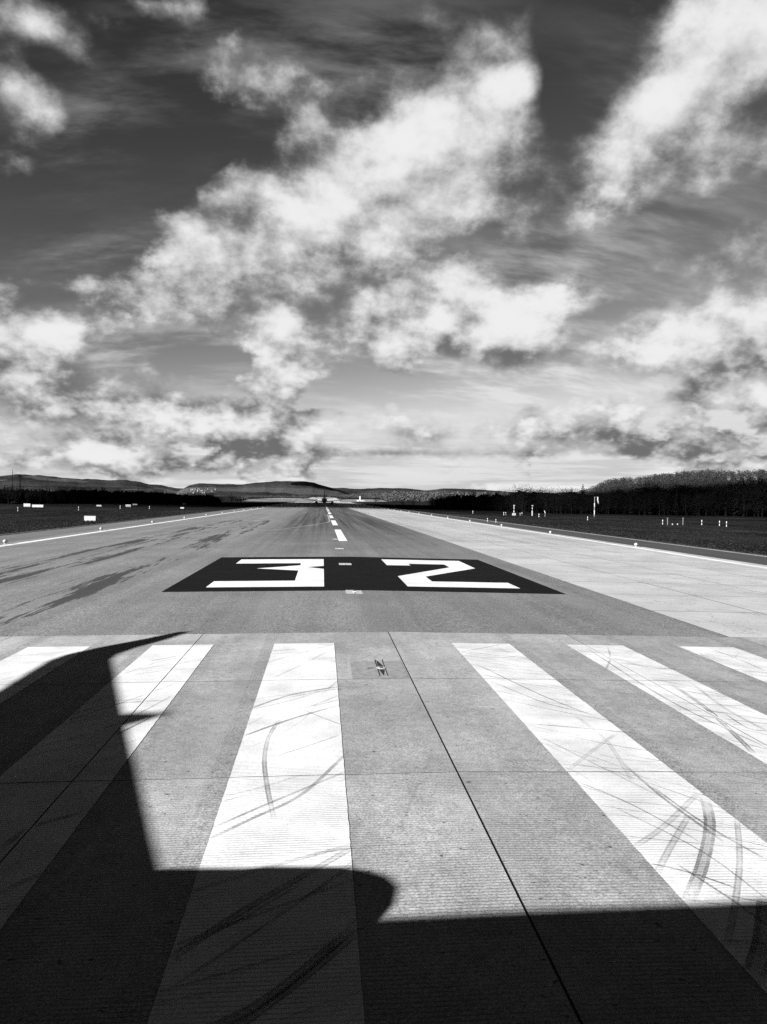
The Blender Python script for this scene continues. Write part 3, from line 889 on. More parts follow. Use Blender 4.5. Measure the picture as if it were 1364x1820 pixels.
RIGHT_D = [(690, 900), (760, 700), (800, 600), (860, 490), (930, 420), (1000, 400), (1100, 405), (1364, 425), (1450, 430)]
RIGHT_T = [(690, 886), (760, 882), (790, 879), (812, 873), (850, 873), (880, 871), (905, 872), (925, 862), (940, 866), (975, 866), (990, 870), (1030, 864), (1045, 872), (1065, 868), (1100, 866), (1130, 862), (1155, 856), (1185, 862), (1215, 862), (1240, 862), (1255, 858), (1300, 852), (1340, 848), (1364, 846), (1450, 845)]
rs = random.Random(41)
wood_edge(LEFT_T, LEFT_D, -30, 392, 8.5, 2, 16, [0, 1, 2, 3, 4, 5, 6, 7, 8, 6, 7], 'bare tree in the black wood edge beyond the left grass', 'dark conifer in the black wood edge beyond the left grass', 'left wood edge', rs, 0.16)
wood_edge(RIGHT_T, RIGHT_D, 768, 1400, 9.5, 2, 18, [0, 1, 2, 3, 4, 5, 0, 1, 2, 3, 6, 8], 'bare tree in the black wood edge beyond the right grass', 'dark conifer in the black wood edge beyond the right grass', 'right wood edge', rs, 0.22)
for (u, d, top, k) in [(396, 830, 883, 1), (412, 800, 879, 2), (421, 805, 881, 4), (428, 810, 880, 0), (436, 850, 884, 3)]:
    x, y = polar(u, d); z = zg(x, y)
    tree(k, x, y, height_for(x, y, top, z), {396: 'lowest tree touching the right end of the left wood', 412: 'taller rounded tree just past the left wood', 421: 'middle rounded tree of the row past the left wood', 428: 'rounded tree near the end of the row past the left wood', 436: 'last low tree of the row past the left wood'}[u], 'scattered trees past the left wood', 1.9)
for (u, d, top, k, w) in [(668, 1000, 884, 1, 2.6), (735, 700, 884, 3, 1.6), (715, 760, 889, 0, 2.2), (770, 690, 883, 2, 1.7), (782, 650, 880, 4, 1.6), (793, 640, 878, 5, 1.5)]:
    x, y = polar(u, d); z = zg(x, y)
    tree(k, x, y, max(3.0, height_for(x, y, top, z)), {668: 'broad dark bush right of the white tower', 735: 'lone dark tree on the grass right of the banded pole', 715: 'low wide bush just right of the banded pole', 770: 'first small tree left of the right wood', 782: 'second small tree left of the right wood', 793: 'third small tree touching the left end of the right wood'}[u], 'scattered trees before the right wood', w)
for (u, top) in [(929, 861), (998, 869), (1036, 860)]:
    x, y = polar(u, 412); z = zg(x, y)
    tree(2 if u < 1000 else 7, x, y, height_for(x, y, top, z), {929: 'broad bare tree rising above the right wood, leftmost of three', 998: 'bare tree rising above the right wood, middle of three', 1036: 'pointed conifer rising above the right wood left of the windsock'}[u], None, 1.2)
# woods too far or too dense to count
def crowns(name, spots, mat, label):
    ico = bmesh.new()
    bmesh.ops.create_icosphere(ico, subdivisions=2, radius=1)
    base = [vv.co.copy() for vv in ico.verts]
    idx = [tuple(vv.index for vv in fc.verts) for fc in ico.faces]
    ico.free()
    v, f = [], []
    for (x, y, z, r, h) in spots:
        i = len(v)
        sd = Vector((x * 0.37, y * 0.37, z))
        for c in base:
            k = 1 + 0.55 * mnoise.noise(c * 1.9 + sd) + 0.25 * mnoise.noise(c * 4.5 + sd)
            v.append((x + c.x * r * k, y + c.y * r * k, z + h * 0.5 + c.z * h * 0.5 * k))
        f += [(a + i, b + i, c2 + i) for a, b, c2 in idx]
    return tag(pyd(name, v, f, mat), label, 'woodland', kind='stuff')
def twig_wood(name, spots, mat, label, n=46, seed=1, big=1.0):   # leafless trees far off: a stem and a haze of twigs each
    rs = random.Random(seed)
    v, f = [], []
    def tri(p, q, r):
        i = len(v); v.extend((tuple(p), tuple(q), tuple(r))); f.append((i, i + 1, i + 2))
    for (x, y, z, r, h) in spots:
        base = Vector((x, y, z))
        w = h * 0.03
        tri(base + Vector((-w, 0, -2)), base + Vector((w, 0, -2)), base + Vector((0, 0, h * 0.8)))
        lean = rs.uniform(0.75, 1.25)
        for _ in range(n):
            a = rs.uniform(0, 6.283); t = rs.random() ** 0.8
            rad = r * lean * math.sqrt(rs.random()) * (0.35 + 0.9 * math.sin(math.pi * min(1, 0.15 + 0.85 * t)))
            p = base + Vector((math.cos(a) * rad, math.sin(a) * rad, h * (0.12 + 0.88 * t)))
            d = Vector((math.cos(a) * 0.6 + rs.gauss(0, 0.5), math.sin(a) * 0.6 + rs.gauss(0, 0.5), rs.uniform(0.2, 1.2))).normalized()
            sd = d.orthogonal().normalized(); sd.rotate(Matrix.Rotation(rs.uniform(0, 6.28), 3, d))
            L = h * rs.uniform(0.07, 0.17); ww = h * rs.uniform(0.02, 0.05) * big
            tri(p - sd * ww, p + sd * ww, p + d * L)
    return tag(pyd(name, v, f, mat), label, 'woodland', kind='stuff')
def hill_spots(rs, n, u0, u1, d0, d1, ridge_d, pix, foot, r, h):
    P = pix
    out = []
    while len(out) < n:
        u = rs.uniform(u0, u1)
        d = rs.uniform(d0, d1)
        x, y = polar(u, d)
        m = d / ridge_d
        el = azel(u, interp(P, u))[1]
        ztop = CAM.z + ridge_d * math.tan(R(el))
        zb = zg(x, y) - 3
        rows = [(foot, 0.0), (foot + (1 - foot) * 0.3, 0.22), (foot + (1 - foot) * 0.55, 0.52), (foot + (1 - foot) * 0.8, 0.84), (1.0, 1.0), (1.35, 0.7)]
        q = interp(rows, m) if m > foot else 0.0
        z = zb + (ztop - zb) * q
        rr = r * rs.uniform(0.7, 1.35)
        out.append((x, y, z + 0.5, rr, h * rs.uniform(0.7, 1.25)))
    return out
rs = random.Random(8)
RH = [(1035, 886), (1060, 875), (1078, 866), (1100, 862), (1150, 859), (1200, 852), (1240, 849), (1270, 848), (1300, 850), (1364, 848), (1480, 850)]
twig_wood('hillside_wood', hill_spots(rs, 2600, 1030, 1440, 720, 1300, 1250, RH, 0.55, 4.0, 10.0), M_CROWN, 'leafless wood covering the hill behind the windsock')
spots = []
for _ in range(1300):
    u = rs.uniform(420, 900)
    d = rs.choice((1400, 1700, 2100, 2500, 2900)) * rs.uniform(0.92, 1.1)
    if 545 < u < 625 and d < 2300: d = rs.uniform(2600, 3100)
    if 440 < u < 560 and d < 2000: d = rs.uniform(2300, 2900)
    if 600 < u < 680 and d < 2300: d = rs.uniform(2400, 2900)
    x, y = polar(u, d); z = zg(x, y)
    vt = interp([(420, 880), (480, 879.5), (600, 878.5), (640, 876), (700, 873), (760, 873), (900, 874)], u) + rs.uniform(0, 6)
    h = max(5, min(22, height_for(x, y, vt, z)))
    spots.append((x, y, z - 1, h * rs.uniform(0.4, 0.7), h))
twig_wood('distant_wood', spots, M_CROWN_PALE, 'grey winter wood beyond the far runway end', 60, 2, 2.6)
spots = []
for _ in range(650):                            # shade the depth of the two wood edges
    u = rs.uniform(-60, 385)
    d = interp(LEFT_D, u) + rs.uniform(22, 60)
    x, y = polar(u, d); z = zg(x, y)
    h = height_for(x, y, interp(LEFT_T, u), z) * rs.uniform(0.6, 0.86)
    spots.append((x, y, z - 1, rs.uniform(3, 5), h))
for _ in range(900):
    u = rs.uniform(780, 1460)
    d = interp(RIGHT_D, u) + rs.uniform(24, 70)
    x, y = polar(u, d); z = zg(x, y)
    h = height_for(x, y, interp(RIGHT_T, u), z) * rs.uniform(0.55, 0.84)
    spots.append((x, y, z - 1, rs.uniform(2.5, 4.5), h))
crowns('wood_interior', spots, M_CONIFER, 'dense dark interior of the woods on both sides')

# ------------------------------------------------------------------ cloud that shades the far runway and the woods
def shading_cloud():
    rs = random.Random(14)
    H0 = 2500
    spots = []
    def lump(gx, gy, r): spots.append((gx - SHX * H0, gy - SHY * H0, H0, r, rs.uniform(30, 44)))
    for k in range(34):                         # ragged near edge of its shadow
        gx = -1000 + 62 * k
        front = 470 if gx < -120 else (395 if gx < 70 else 350)
        r = rs.uniform(70, 110)
        lump(gx, front + r * rs.uniform(0.85, 1.1), r)
    for _ in range(90):
        r = rs.uniform(80, 130)
        lump(rs.uniform(-1000, 1100), rs.uniform(520, 840 - r * 0.4), r)
    o = crowns('cloud', spots, plain('cloud_white', 0.6, 1.0, 0.0), None)
    if 'category' in o: del o['category']
    o['kind'] = 'structure'
shading_cloud()

# ------------------------------------------------------------------ airliner
def loft(rings, cap=True):
    mb = MB()
    n = len(rings[0])
    for r in rings: mb.v += [tuple(p) for p in r]
    for j in range(len(rings) - 1):
        for k in range(n):
            a, b = j * n + k, j * n + (k + 1) % n
            mb.f.append((a, b, b + n, a + n))
    if cap:
        mb.f.append(tuple(reversed(range(n))))
        mb.f.append(tuple((len(rings) - 1) * n + k for k in range(n)))
    return mb
FOIL = [(0, 0), (0.02, 0.035), (0.10, 0.055), (0.30, 0.062), (0.60, 0.042), (1.0, 0.004), (1.0, -0.004), (0.60, -0.028), (0.30, -0.045), (0.10, -0.04), (0.02, -0.025)]
def foil(xle, chord, y, z, tilt=0.0, thick=1.0):   # section across the wing; tilt 0 flat, 1 upright
    out = []
    for c, t in FOIL:
        d = t * chord * thick
        out.append((xle - c * chord, y - d * math.sin(tilt), z + d * math.cos(tilt)))
    return out
M_SKIN = plain('aircraft_skin', 0.1713, 0.35, 0.5, 0.05)
M_BELLY = plain('aircraft_grey', 0.0589, 0.35, 0.5, 0.05)
M_WINDOW = plain('dark_window', 0.01, 0.1, 0.6)
def airliner(loc, rz, label):
    root = empty('airliner', loc, rz)
    tag(root, label, 'aircraft')
    secs = [(0, 0.06, 3.30), (-0.25, 0.42, 3.32), (-0.7, 0.80, 3.38), (-1.4, 1.17, 3.48), (-2.3, 1.46, 3.60), (-3.4, 1.72, 3.74), (-4.8, 1.92, 3.86), (-6.2, 1.98, 3.90), (-22.0, 1.98, 3.90), (-25.0, 1.78, 4.10), (-28.5, 1.25, 4.50), (-31.5, 0.72, 4.88), (-33.4, 0.28, 5.10), (-33.8, 0.12, 5.12)]
    N = 28
    rings = [[(x, r * math.cos(2 * math.pi * k / N), zc + r * 1.03 * math.sin(2 * math.pi * k / N)) for k in range(N)] for x, r, zc in secs]
    fus = loft(rings).build('fuselage', M_SKIN, root, True)
    for s in (-1, 1):
        mb = MB()
        for (x, y, z) in ((-1.75, 0.75, 4.42), (-2.25, 1.12, 4.42), (-2.9, 1.33, 4.45)):
            mb.box(x - 0.28, x + 0.28, min(s * y, s * (y + 0.09)), max(s * y, s * (y + 0.09)), z - 0.22, z + 0.22)
            w = mb.build('cockpit_window', M_WINDOW, fus); mb = MB()
        for k in range(26):
            x = -6.5 - 0.55 * k
            mb = MB(); mb.box(x - 0.12, x + 0.12, min(s * 1.9, s * 1.97), max(s * 1.9, s * 1.97), 4.30, 4.62)
            mb.build('cabin_window', M_WINDOW, fus)
        # wing, swept and rising outwards, with an upturned tip
        st = [(1.2, -9.1, 7.7, 2.75, 0.0, 1.2), (2.0, -9.5, 7.1, 2.85, 0.0, 1.1), (6.3, -11.75, 4.75, 3.30, 0.0, 1.0), (12.0, -15.2, 3.05, 4.05, 0.0, 0.95), (16.0, -18.05, 1.65, 4.75, 0.0, 0.9)]
        rr = [foil(xl, c, s * y, z, 0.0, t) for y, xl, c, z, tl, t in st]
        wing = loft(rr).build('wing', M_BELLY, root, True)
        tip = [(16.0, -18.05, 1.65, 4.75, 0.0), (16.55, -18.4, 1.45, 4.92, 0.5), (16.95, -18.95, 1.2, 5.35, 1.1), (17.3, -19.6, 0.85, 5.95, 1.2), (17.75, -20.4, 0.40, 6.55, 1.2)]
        loft([foil(xl, c, s * y, z, s * tl, 0.8) for y, xl, c, z, tl in tip]).build('winglet', M_SKIN, wing, True)
        for fy in (4.2, 8.4, 11.6):
            xl = interp([(2.0, -10.0), (6.3, -12.05), (12, -15.6), (16, -18)], fy); ch = interp([(2.0, 6.6), (6.3, 4.45), (12, 2.75), (16, 1.65)], fy); zz = interp([(2, 2.85), (6.3, 3.3), (12, 4.05), (16, 4.75)], fy)
            mb = MB(); mb.lathe([(0.03, -1.4), (0.16, -0.7), (0.18, 0.3), (0.03, 1.2)], 8, xl - ch * 0.85, s * fy, zz - 0.2, 'x')
            mb.build('flap_fairing', M_BELLY, wing, True)
        eng = empty('engine', (0, 0, 0), 0, root)
        mb = MB(); mb.lathe([(0.95, -7.6), (1.12, -7.55), (1.22, -8.0), (1.27, -9.0), (1.20, -10.6), (0.95, -12.0), (0.55, -12.8), (0.1, -13.3)], 24, 0, s * 5.75, 1.78, 'x')
        mb.build('nacelle', M_SKIN, eng, True)
        mb = MB(); mb.lathe([(0.03, -7.25), (0.30, -7.52), (0.92, -7.57), (0.92, -7.59)], 20, 0, s * 5.75, 1.78, 'x')
        mb.build('fan', M_DARK, eng, True)
        mb = MB(); mb.quad(*[(x, s * 5.75 - 0.14, z) for x, z in ((-8.6, 2.85), (-13.6, 2.3), (-14.2, 3.1), (-12.0, 3.3), (-10.0, 3.2))])
        mb.quad(*[(x, s * 5.75 + 0.14, z) for x, z in ((-10.0, 3.2), (-12.0, 3.3), (-14.2, 3.1), (-13.6, 2.3), (-8.6, 2.85))])
        mb.quad((-8.6, s * 5.75 - 0.14, 2.85), (-10.0, s * 5.75 - 0.14, 3.2), (-10.0, s * 5.75 + 0.14, 3.2), (-8.6, s * 5.75 + 0.14, 2.85))
        mb.build('pylon', M_BELLY, eng)
        loft([foil(-28.3, 3.4, s * 0.5, 4.75), foil(-32.2, 1.3, s * 6.2, 5.4)]).build('tailplane', M_BELLY, root, True)
        g = empty('main_gear', (0, 0, 0), 0, root)
        mb = MB(); mb.tube([(-16.2, s * 3.8, 0.55), (-16.1, s * 3.7, 2.9)], 0.13, 8); mb.build('leg', M_METAL, g)
        for o2 in (-0.45, 0.45):
            mb = MB(); mb.lathe([(0.25, -0.2), (0.55, -0.16), (0.57, 0.16), (0.25, 0.2)], 16)
            w = mb.build('wheel', M_DARK, g, True); w.rotation_euler = (R(90), 0, 0); w.location = (-16.2, s * 3.8 + o2, 0.57)
    fin = []
    for (z, xl, c) in ((5.4, -24.2, 6.6), (6.2, -26.2, 5.3), (9.0, -28.6, 3.7), (11.75, -31.0, 2.2)):
        fin.append([(xl - cc * c, t * c * 1.1, z) for cc, t in FOIL])
    loft(fin).build('tail_fin', M_DARK, root, True)
    g = empty('nose_gear', (0, 0, 0), 0, root)
    mb = MB(); mb.tube([(-4.7, 0, 0.4), (-4.5, 0, 2.3)], 0.10, 8); mb.build('leg', M_METAL, g)
    for o2 in (-0.25, 0.25):
        mb = MB(); mb.lathe([(0.18, -0.11), (0.37, -0.09), (0.38, 0.09), (0.18, 0.11)], 14)
        w = mb.build('wheel', M_DARK, g, True); w.rotation_euler = (R(90), 0, 0); w.location = (-4.7, o2, 0.38)
    return root
NOSE_A = R(2.0)                                 # the lining-up aircraft points across the runway
def local_to_place(px, py, ang):                # place so that the cockpit's left window is beside the camera
    c, s_ = math.cos(ang), math.sin(ang)
    return CAM.x - (c * px - s_ * py), CAM.y - (s_ * px + c * py)
lx, ly = local_to_place(-2.3, 1.43, NOSE_A)
own = airliner((lx, ly, crown(lx)), NOSE_A, 'airliner lining up across the runway whose shadow falls on the white stripes')
ahead = airliner((-1.0, 575, crown(1) + rise(575) + 0.02), R(90), 'airliner seen from behind far down the runway centre line')

# ------------------------------------------------------------------ lights of the runway
def inset_light(x, y, name_label, near=False):
    t = empty('inset_light', (x, y, crown(x) + rise(y) + 0.006))
    tag(t, name_label, 'runway light', 'inset centre line lights')
    mb = MB(); mb.lathe([(0.13, 0.0), (0.13, 0.006), (0.10, 0.010), (0.02, 0.011)], 20); mb.build('cover_ring', M_GREYP if near else M_METAL, t)
    mb = MB(); mb.box(-0.035, 0.035, -0.08, 0.08, 0.0115, 0.018); mb.build('prism', M_GLASS if not near else M_DARK, t)
    if near:
        for sx in (-1, 1):
            mb = MB(); mb.quad((sx * 0.10 - 0.012, -0.95, -0.0005), (sx * 0.10 + 0.012, -0.95, -0.0005), (sx * 0.10 + 0.012, 1.05, -0.0005), (sx * 0.10 - 0.012, 1.05, -0.0005)); mb.build('cable_slot', M_JOINT, t)
            mb = MB(); mb.quad((sx * 0.21, -0.012, -0.0005), (sx * 0.36, -0.08, -0.0005), (sx * 0.36, -0.03, -0.0005), (sx * 0.21, 0.03, -0.0005)); mb.build('cable_slot', M_JOINT, t)
        for s in (-1, 1):
            mb = MB(); mb.quad(*[(px, py, 0.0004) for px, py in ([(-0.06, 0.95), (-0.075, 0.21), (0.075, 0.21)] if s > 0 else [(-0.075, -0.21), (0.0, -0.9), (0.075, -0.21)])]); mb.build('light_channel', M_JOINT, t)
    else:
        for s in (-1, 1):
            mb = MB(); mb.quad((-0.05, s * 0.21, 0.0), (0.05, s * 0.21, 0.0), (0.03, s * 0.6, 0.0), (-0.03, s * 0.6, 0.0)); mb.build('light_channel', M_JOINT, t)
        mb = MB(); mb.quad((-0.42, -0.75, -0.0015), (0.42, -0.75, -0.0015), (0.42, 0.75, -0.0015), (-0.42, 0.75, -0.0015)); mb.build('patch', M_PALE, t)
    return t
for k, (y, lab) in enumerate([(20.1, 'inset light with dark saw-cut slots between the two middle white stripes'), (36.75, 'inset light at the near edge of the black number panel'), (52.6, 'inset light inside the black panel between the digits'), (69.2, 'inset light between the black panel and the first centre dash'), (85.6, 'inset light beside the near end of the first centre dash')]):
    t = inset_light(-0.64, y, lab, k == 0)
    if k == 2: t.location.z += 0.006
def edge_light():
    t = empty('edge_light')
    mb = MB(); mb.lathe([(0.20, 0.0), (0.20, 0.03), (0.06, 0.05), (0.05, 0.16)], 14); mb.build('base_plate', M_GREYP, t, True)
    mb = MB(); mb.lathe([(0.07, 0.14), (0.20, 0.20), (0.255, 0.31), (0.24, 0.42), (0.15, 0.52), (0.05, 0.56)], 16)
    mb.build('lamp_housing', M_SIGN, t, True)
    mb = MB(); mb.lathe([(0.085, 0.0), (0.075, 0.07), (0.02, 0.10)], 12, 0.245, -0.02, 0.33, 'x')
    mb.build('lens', M_DARK, t, True)
    t.scale = (0.85, 0.85, 0.85)
    return t
el0 = edge_light()
first = True
ORD = ['nearest', 'second', 'third', 'fourth', 'fifth', 'sixth', 'seventh', 'eighth', 'ninth', 'tenth', 'eleventh', 'twelfth']
for s, nm, ystart in ((-1, 'left', 79.0), (1, 'right', 52.4)):
    for k in range(12):
        y = ystart + 33.2 * k
        if s > 0 and k == 0: continue
        t = el0 if first else copy_tree(el0)
        first = False
        x = s * 33.1
        t.location = (x, y, crown(x) + rise(y) - 0.012)
        t.rotation_euler.z = R(random.uniform(-25, 25))
        i = k if s < 0 else k - 1
        tag(t, 'round white edge light on the %s runway side, %s from the camera' % (nm, ORD[i]), 'runway light', 'runway edge lights')

# ------------------------------------------------------------------ signs, posts, masts on the grass
def board(u, v, wpx, hpx, label, mat=M_SIGN, legs=True, turn=0.0):
    x, y = hit(u, v); d = math.hypot(x - CAM.x, y); k = d / FPX
    w, h = wpx * k, hpx * k
    t = empty('sign_board', (x, y, zg(x, y)), turn)
    tag(t, label, 'sign', 'white boards on the grass')
    lo = h * 0.16
    mb = MB(); mb.box(-w / 2, w / 2, -0.10, 0.10, lo, h); mb.build('panel', mat, t)
    mb = MB(); mb.box(-w / 2 - 0.03, w / 2 + 0.03, -0.12, 0.12, h + 0.002, h + 0.05); mb.build('top_rail', M_GREYP, t)
    for q in (-0.36, 0.0, 0.36):
        mb = MB(); mb.box(w * q - 0.05, w * q + 0.05, -0.05, 0.05, -0.05, lo - 0.002); mb.build('leg', M_GREYP, t)
    return t
board(160, 926.5, 18.5, 8.5, 'large white box sign nearest on the left grass')
board(67, 902.2, 17.5, 4.6, 'wide low white sign before the left wood, left of the large box sign')
board(48, 901.3, 10.5, 5.6, 'pale sign on two legs left of the wide low sign', M_SIGN)
board(228, 901.2, 8.5, 4.2, 'small white sign before the left wood, right of the large box sign')
board(240, 898.2, 7.5, 2.4, 'tiny pale sign just right of the small white sign', M_GREYP)
board(176, 900.4, 8.0, 2.6, 'tiny grey sign between the large and the small white signs', M_GREYP)
board(327, 897.2, 6.0, 2.2, 'tiny pale sign under the right end of the left wood', M_SIGN)
board(324, 904.2, 6.0, 2.4, 'tiny pale sign nearer the runway under the wood end', M_GREYP)
def post(u, v, hpx, label, wpx=1.5, bands=3, name='marker_post'):
    x, y = hit(u, v); d = math.hypot(x - CAM.x, y); k = d / FPX
    h, r = hpx * k, wpx * k / 2
    t = empty(name, (x, y, zg(x, y)))
    tag(t, label, 'post', 'banded marker posts')
    seg = h / bands
    for i in range(bands):
        mb = MB(); mb.lathe([(r, i * seg - (0.1 if i == 0 else 0)), (r, (i + 1) * seg - 0.004)] + ([(r * 0.5, h + r * 0.4)] if i == bands - 1 else []), 10)
        mb.build('band', M_SIGN if i % 2 == 0 else M_DARK, t)
    return t
for (u, v, h, lab) in [
    (32, 908.5, 6.5, 'banded post on the left grass below the leftmost signs'), (140, 907.0, 6.0, 'banded post on the left grass left of the large box sign'), (214, 904.0, 5.0, 'banded post just left of the small white sign'), (266, 904.5, 4.5, 'banded post on the left grass right of the small signs'),
    (1178.5, 932, 7.5, 'banded post left beside the two thin poles on the right grass'), (1248, 933, 8.0, 'banded post right of the two thin poles, alone'), (1279.5, 934.5, 8.0, 'left one of the close pair of banded posts at far right'), (1292, 936, 8.5, 'right one of the close pair of banded posts at far right'),
    (1045, 924.5, 6.0, 'banded post just left of the windsock'), (958.5, 919, 5.5, 'banded post right of the two tall masts'), (867, 927, 6.0, 'left one of two banded posts beside the right edge line'), (882, 928.5, 5.5, 'right one of two banded posts beside the right edge line'), (841, 912.5, 4.5, 'small banded post at the foot of the right wood, leftmost'),
    (896, 915.5, 5.0, 'left one of a tiny post pair left of the masts'), (899.5, 915.5, 5.0, 'right one of a tiny post pair left of the masts'), (925, 916, 4.0, 'left one of a tiny post pair between the masts'), (928.3, 916, 5.0, 'right one of a tiny post pair between the masts')]:
    post(u, v, h, lab)
def mast(u, v, hpx, label, base=False, head=True):
    x, y = hit(u, v); k = math.hypot(x - CAM.x, y) / FPX
    h = hpx * k
    t = empty('banded_mast', (x, y, zg(x, y)))
    tag(t, label, 'mast')
    n = 6
    for i in range(n):
        mb = MB(); w = 0.9 * k * (1.15 if i < 3 else 0.8)
        mb.lathe([(w, h * i / n - (0.1 if i == 0 else 0)), (w, h * (i + 1) / n - 0.01)], 8)
        white = (i != 1 and i != 3) if base else i in (0, 1, 2, 4)
        mb.build('band', M_SIGN if white else M_DARK, t)
    if head:
        mb = MB(); mb.box(-1.3 * k, 1.3 * k, -0.9 * k, 0.9 * k, h + 0.002, h + 1.3 * k); mb.build('head', M_SIGN, t)
    if base:
        mb = MB(); mb.box(-2.7 * k, 2.7 * k, -2 * k, 2 * k, -0.1, 4.0 * k); mb.build('cabinet', M_SIGN, t)
    return t
mast(914, 916, 17, 'banded mast standing on a white cabinet before the right wood', True)
mast(946.5, 916.5, 17, 'banded mast with white lower half right of the cabinet mast')
# leaning thin instrument on a pole
x, y = hit(969, 918.5); k = math.hypot(x - CAM.x, y) / FPX
t = tag(empty('instrument_pole', (x, y, zg(x, y))), 'thin bent grey pole between the masts and the windsock', 'pole')
mb = MB(); mb.tube([(0, 0, -0.1), (0.1, 0, 3.5 * k), (0.6 * k, 0, 6.5 * k)], 0.45 * k, 6); mb.build('pole', M_MIDGREY, t)
mb = MB(); mb.tube([(0.6 * k, 0, 6.5 * k), (-0.4 * k, 0, 9 * k), (-1.2 * k, 0, 11 * k)], [0.9 * k, 0.8 * k, 0.5 * k], 6); mb.build('head', M_SIGN, t)
# windsock
x, y = hit(1057, 918); k = math.hypot(x - CAM.x, y) / FPX
t = tag(empty('windsock', (x, y, zg(x, y))), 'banded windsock mast with limp pale sock before the right wood', 'windsock')
hh = 34 * k
for i, (a, b, wt) in enumerate([(0, 0.12, 0), (0.12, 0.32, 1), (0.32, 0.50, 0), (0.50, 0.68, 1), (0.68, 1.0, 0)]):
    mb = MB(); r = (0.95 if i < 4 else 0.7) * k
    mb.lathe([(r, hh * a - (0.1 if i == 0 else 0)), (r, hh * b - 0.01)], 10); mb.build('mast_band', M_SIGN if wt else M_MIDGREY, t)
mb = MB(); mb.tube([(0, 0, hh - 0.2), (3.2 * k, 0, hh - 0.1), (5.9 * k, 0, hh - 0.2)], 0.4 * k, 6); mb.build('arm', M_MIDGREY, t)
mb = MB(); mb.tube([(5.6 * k, 0, hh - 0.3 * k), (5.3 * k, 0, hh - 5 * k), (6.3 * k, 0, hh - 9 * k), (7.2 * k, 0, hh - 12.5 * k)], [1.2 * k, 1.1 * k, 1.3 * k, 0.6 * k], 10); mb.build('sock', M_SIGN, t, True)
# two thin poles with a sagging cable and two lamps
for (u, lab) in ((1187, 'left thin grey pole holding a sagging cable on the right grass'), (1214.5, 'right thin grey pole holding a sagging cable on the right grass')):
    x, y = hit(u, 933); k = math.hypot(x - CAM.x, y) / FPX
    mb = MB(); mb.lathe([(0.7 * k, -0.1), (0.6 * k, 11 * k)], 8, 0, 0, 0)
    t = empty('cable_pole', (x, y, zg(x, y))); mb.build('shaft', M_MIDGREY, t)
    mb = MB(); mb.box(-0.9 * k, 0.9 * k, -0.9 * k, 0.9 * k, 11 * k, 12 * k); mb.build('cap', M_MIDGREY, t)
    tag(t, lab, 'pole', 'cable poles')
xa, ya = hit(1187, 933); xb, yb = hit(1214.5, 933)
pts = [(xa + (xb - xa) * q, ya + (yb - ya) * q, zg(xa, ya) + 0.30 + 0.75 * (2 * q - 1) ** 2) for q in [i / 10 for i in range(11)]]
mb = MB(); mb.tube(pts, 0.035, 5)
tag(mb.build('cable', M_DARK), 'dark cable sagging between the two thin poles', 'cable')
for (u, lab) in ((1196, 'left small white lamp under the sagging cable'), (1205, 'right small white lamp under the sagging cable')):
    x, y = hit(u, 933.5); k = math.hypot(x - CAM.x, y) / FPX
    t = tag(empty('ground_lamp', (x, y, zg(x, y))), lab, 'lamp', 'lamps under the cable')
    mb = MB(); mb.lathe([(0.3 * k, -0.05), (0.3 * k, 0.8 * k), (1.2 * k, 1.0 * k), (1.2 * k, 2.2 * k), (0.4 * k, 2.7 * k)], 10); mb.build('lamp_body', M_SIGN, t, True)
    mb = MB(); mb.lathe([(0.45 * k, -0.05), (0.45 * k, 0.25 * k)], 10); mb.build('foot', M_GREYP, t)
# tall masts above the left wood
x, y = polar(22, 760); z = zg(x, y)
t = tag(empty('radio_mast', (x, y, z)), 'tall thin banded mast above the left wood, taller of the two', 'mast')
H = height_for(x, y, 834, z)
for i in range(8):
    mb = MB(); mb.lathe([(0.5 - 0.04 * i, H * i / 8), (0.46 - 0.04 * i, H * (i + 1) / 8 - 0.01)], 8); mb.build('band', M_DARK if i % 2 else M_GREYP, t)
x, y = polar(35.5, 740); z = zg(x, y)
t = tag(empty('floodlight_mast', (x, y, z)), 'dark mast with a cross head above the left wood', 'mast')
H = height_for(x, y, 847, z)
mb = MB(); mb.lathe([(0.5, 0), (0.32, H)], 8); mb.build('shaft', M_DARK, t)
mb = MB(); mb.box(-1.9, 1.9, -0.5, 0.5, H + 0.01, H + 0.7); mb.build('lamp_crossbar', M_DARK, t)
mb = MB(); mb.box(-0.5, 0.5, -0.4, 0.4, H + 0.72, H + 1.9); mb.build('head', M_DARK, t)
# small white tower and banded pole near the far end
x, y = polar(640, 1250); z = zg(x, y)
t = tag(empty('white_tower', (x, y, z)), 'small white tower with low annexes right of the far aircraft', 'tower')
k = 1250 / FPX
mb = MB(); mb.box(-0.9 * k, 0.9 * k, -0.9 * k, 0.9 * k, -1, 8 * k); mb.build('shaft', M_METAL, t)
mb = MB(); mb.box(-1.4 * k, 1.4 * k, -1.4 * k, 1.4 * k, 8 * k + 0.01, 9.4 * k); mb.build('cab', M_GREYP, t)
mb = MB(); mb.box(-5.5 * k, -2.0 * k, -2 * k, 2 * k, -1, 2.6 * k); mb.build('annex', M_METAL, t)
mb = MB(); mb.box(1.2 * k, 8.0 * k, -2 * k, 2 * k, -1, 2.2 * k); mb.build('annex', M_GREYP, t)
x, y = polar(701.5, 760); z = zg(x, y); k = 760 / FPX
t = tag(empty('banded_pole', (x, y, z)), 'white and dark banded pole before the far trees right of the runway', 'pole')
for i in range(4):
    mb = MB(); r = (1.3 - 0.3 * i) * k * 0.6
    mb.lathe([(r, 6.5 * k * i / 4), (r * 0.85, 6.5 * k * (i + 1) / 4 - 0.01)], 8); mb.build('band', M_SIGN if i % 2 == 0 else M_GREYP, t)

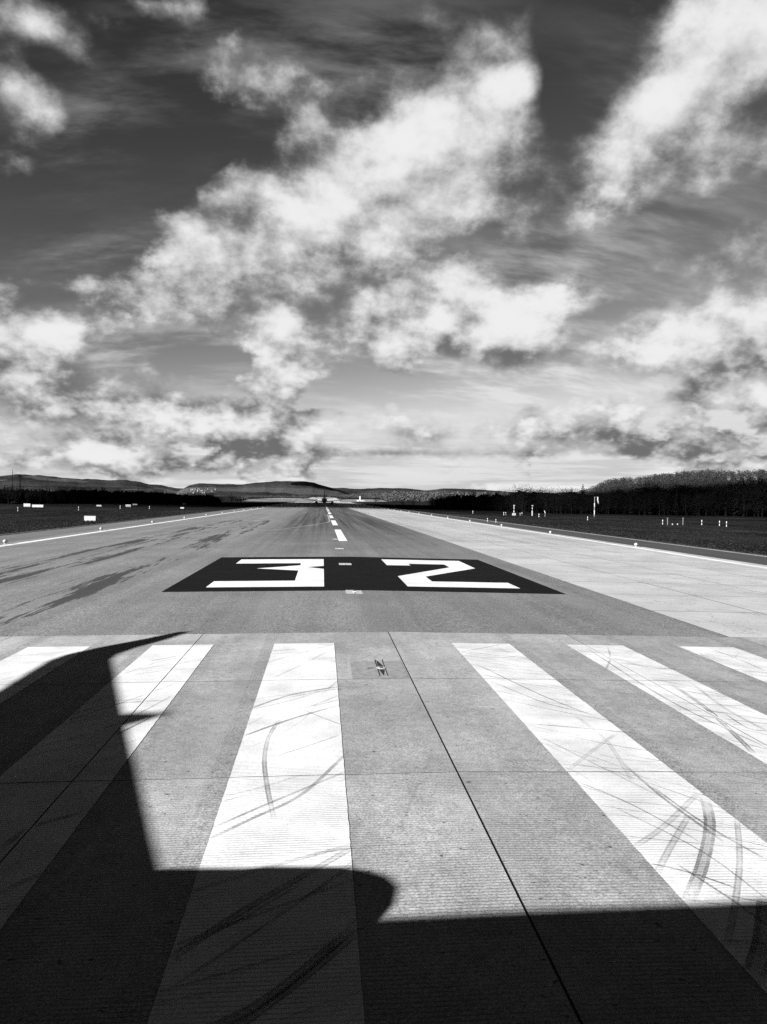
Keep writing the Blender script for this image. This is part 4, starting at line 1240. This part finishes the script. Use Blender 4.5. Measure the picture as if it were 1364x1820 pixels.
# ------------------------------------------------------------------ houses
M_WALL = plain('house_plaster', 0.0535, 0.9, 0.1)
M_ROOF = plain('roof_tiles', 0.0161, 0.9, 0.1)
def house_proto():
    t = empty('house')
    mb = MB(); mb.box(-5, 5, -4, 4, -6, 5)
    mb.quad((-5, -4, 5), (-5, 4, 5), (-5, 0, 8.2)); mb.quad((5, 4, 5), (5, -4, 5), (5, 0, 8.2)); mb.build('wall', M_WALL, t)
    mb = MB()
    for s in (-1, 1): mb.quad((-5.6, s * 4.7, 4.6), (5.6, s * 4.7, 4.6), (5.6, 0, 8.45), (-5.6, 0, 8.45))
    mb.build('roof', M_ROOF, t)
    for xw in (-3, 0, 3):
        mb = MB(); mb.box(xw - 0.6, xw + 0.6, -4.05, -3.99, 1.5, 3.1); mb.build('window', M_WINDOW, t)
    return t
hp = house_proto()
used = False
def house(u, v_base, d, sc, rz, label, group):
    global used
    t = hp if not used else copy_tree(hp)
    used = True
    x, y = polar(u, d)
    z = CAM.z + d * math.tan(R(azel(u, v_base)[1]))
    t.location = (x, y, z); t.scale = (sc, sc, sc); t.rotation_euler.z = rz
    tag(t, label, 'house', group)
rs = random.Random(3)
for (u, v, d, sc, lab) in [(1134, 874.0, 700, 0.26, 'pale house among the trees right of the windsock, left of a pair'), (1144, 873.0, 705, 0.28, 'pale house among the trees right of the windsock, right of a pair'), (1166, 873.0, 700, 0.24, 'small house on the wooded slope right of the house pair'), (1210, 875.0, 700, 0.22, 'small low house in the wood under the hill crest'), (1230, 873.5, 700, 0.30, 'gabled pale house in the wood under the hill crest')]:
    house(u, v, d, sc * 1.4, rs.uniform(-0.5, 0.5), lab, 'houses on the right hillside')
for (u, v, lab) in [(1295, 850.6, 'leftmost white house along the right hill crest'), (1312, 850.8, 'second white house along the right hill crest'), (1326, 850.6, 'third white house along the right hill crest'), (1342, 850.2, 'rightmost white house along the right hill crest')]:
    house(u, v, 1105, 0.36, rs.uniform(-0.5, 0.5), lab, 'houses on the right hill crest')
for k in range(26):
    u = rs.gauss(353, 9); v = 872 + rs.uniform(-3.5, 4.0)
    house(u, v, 2250 + rs.uniform(-60, 60), rs.uniform(0.22, 0.36), rs.uniform(-0.8, 0.8), 'tiny pale house of the village below the left hills', 'village houses below the left hills')
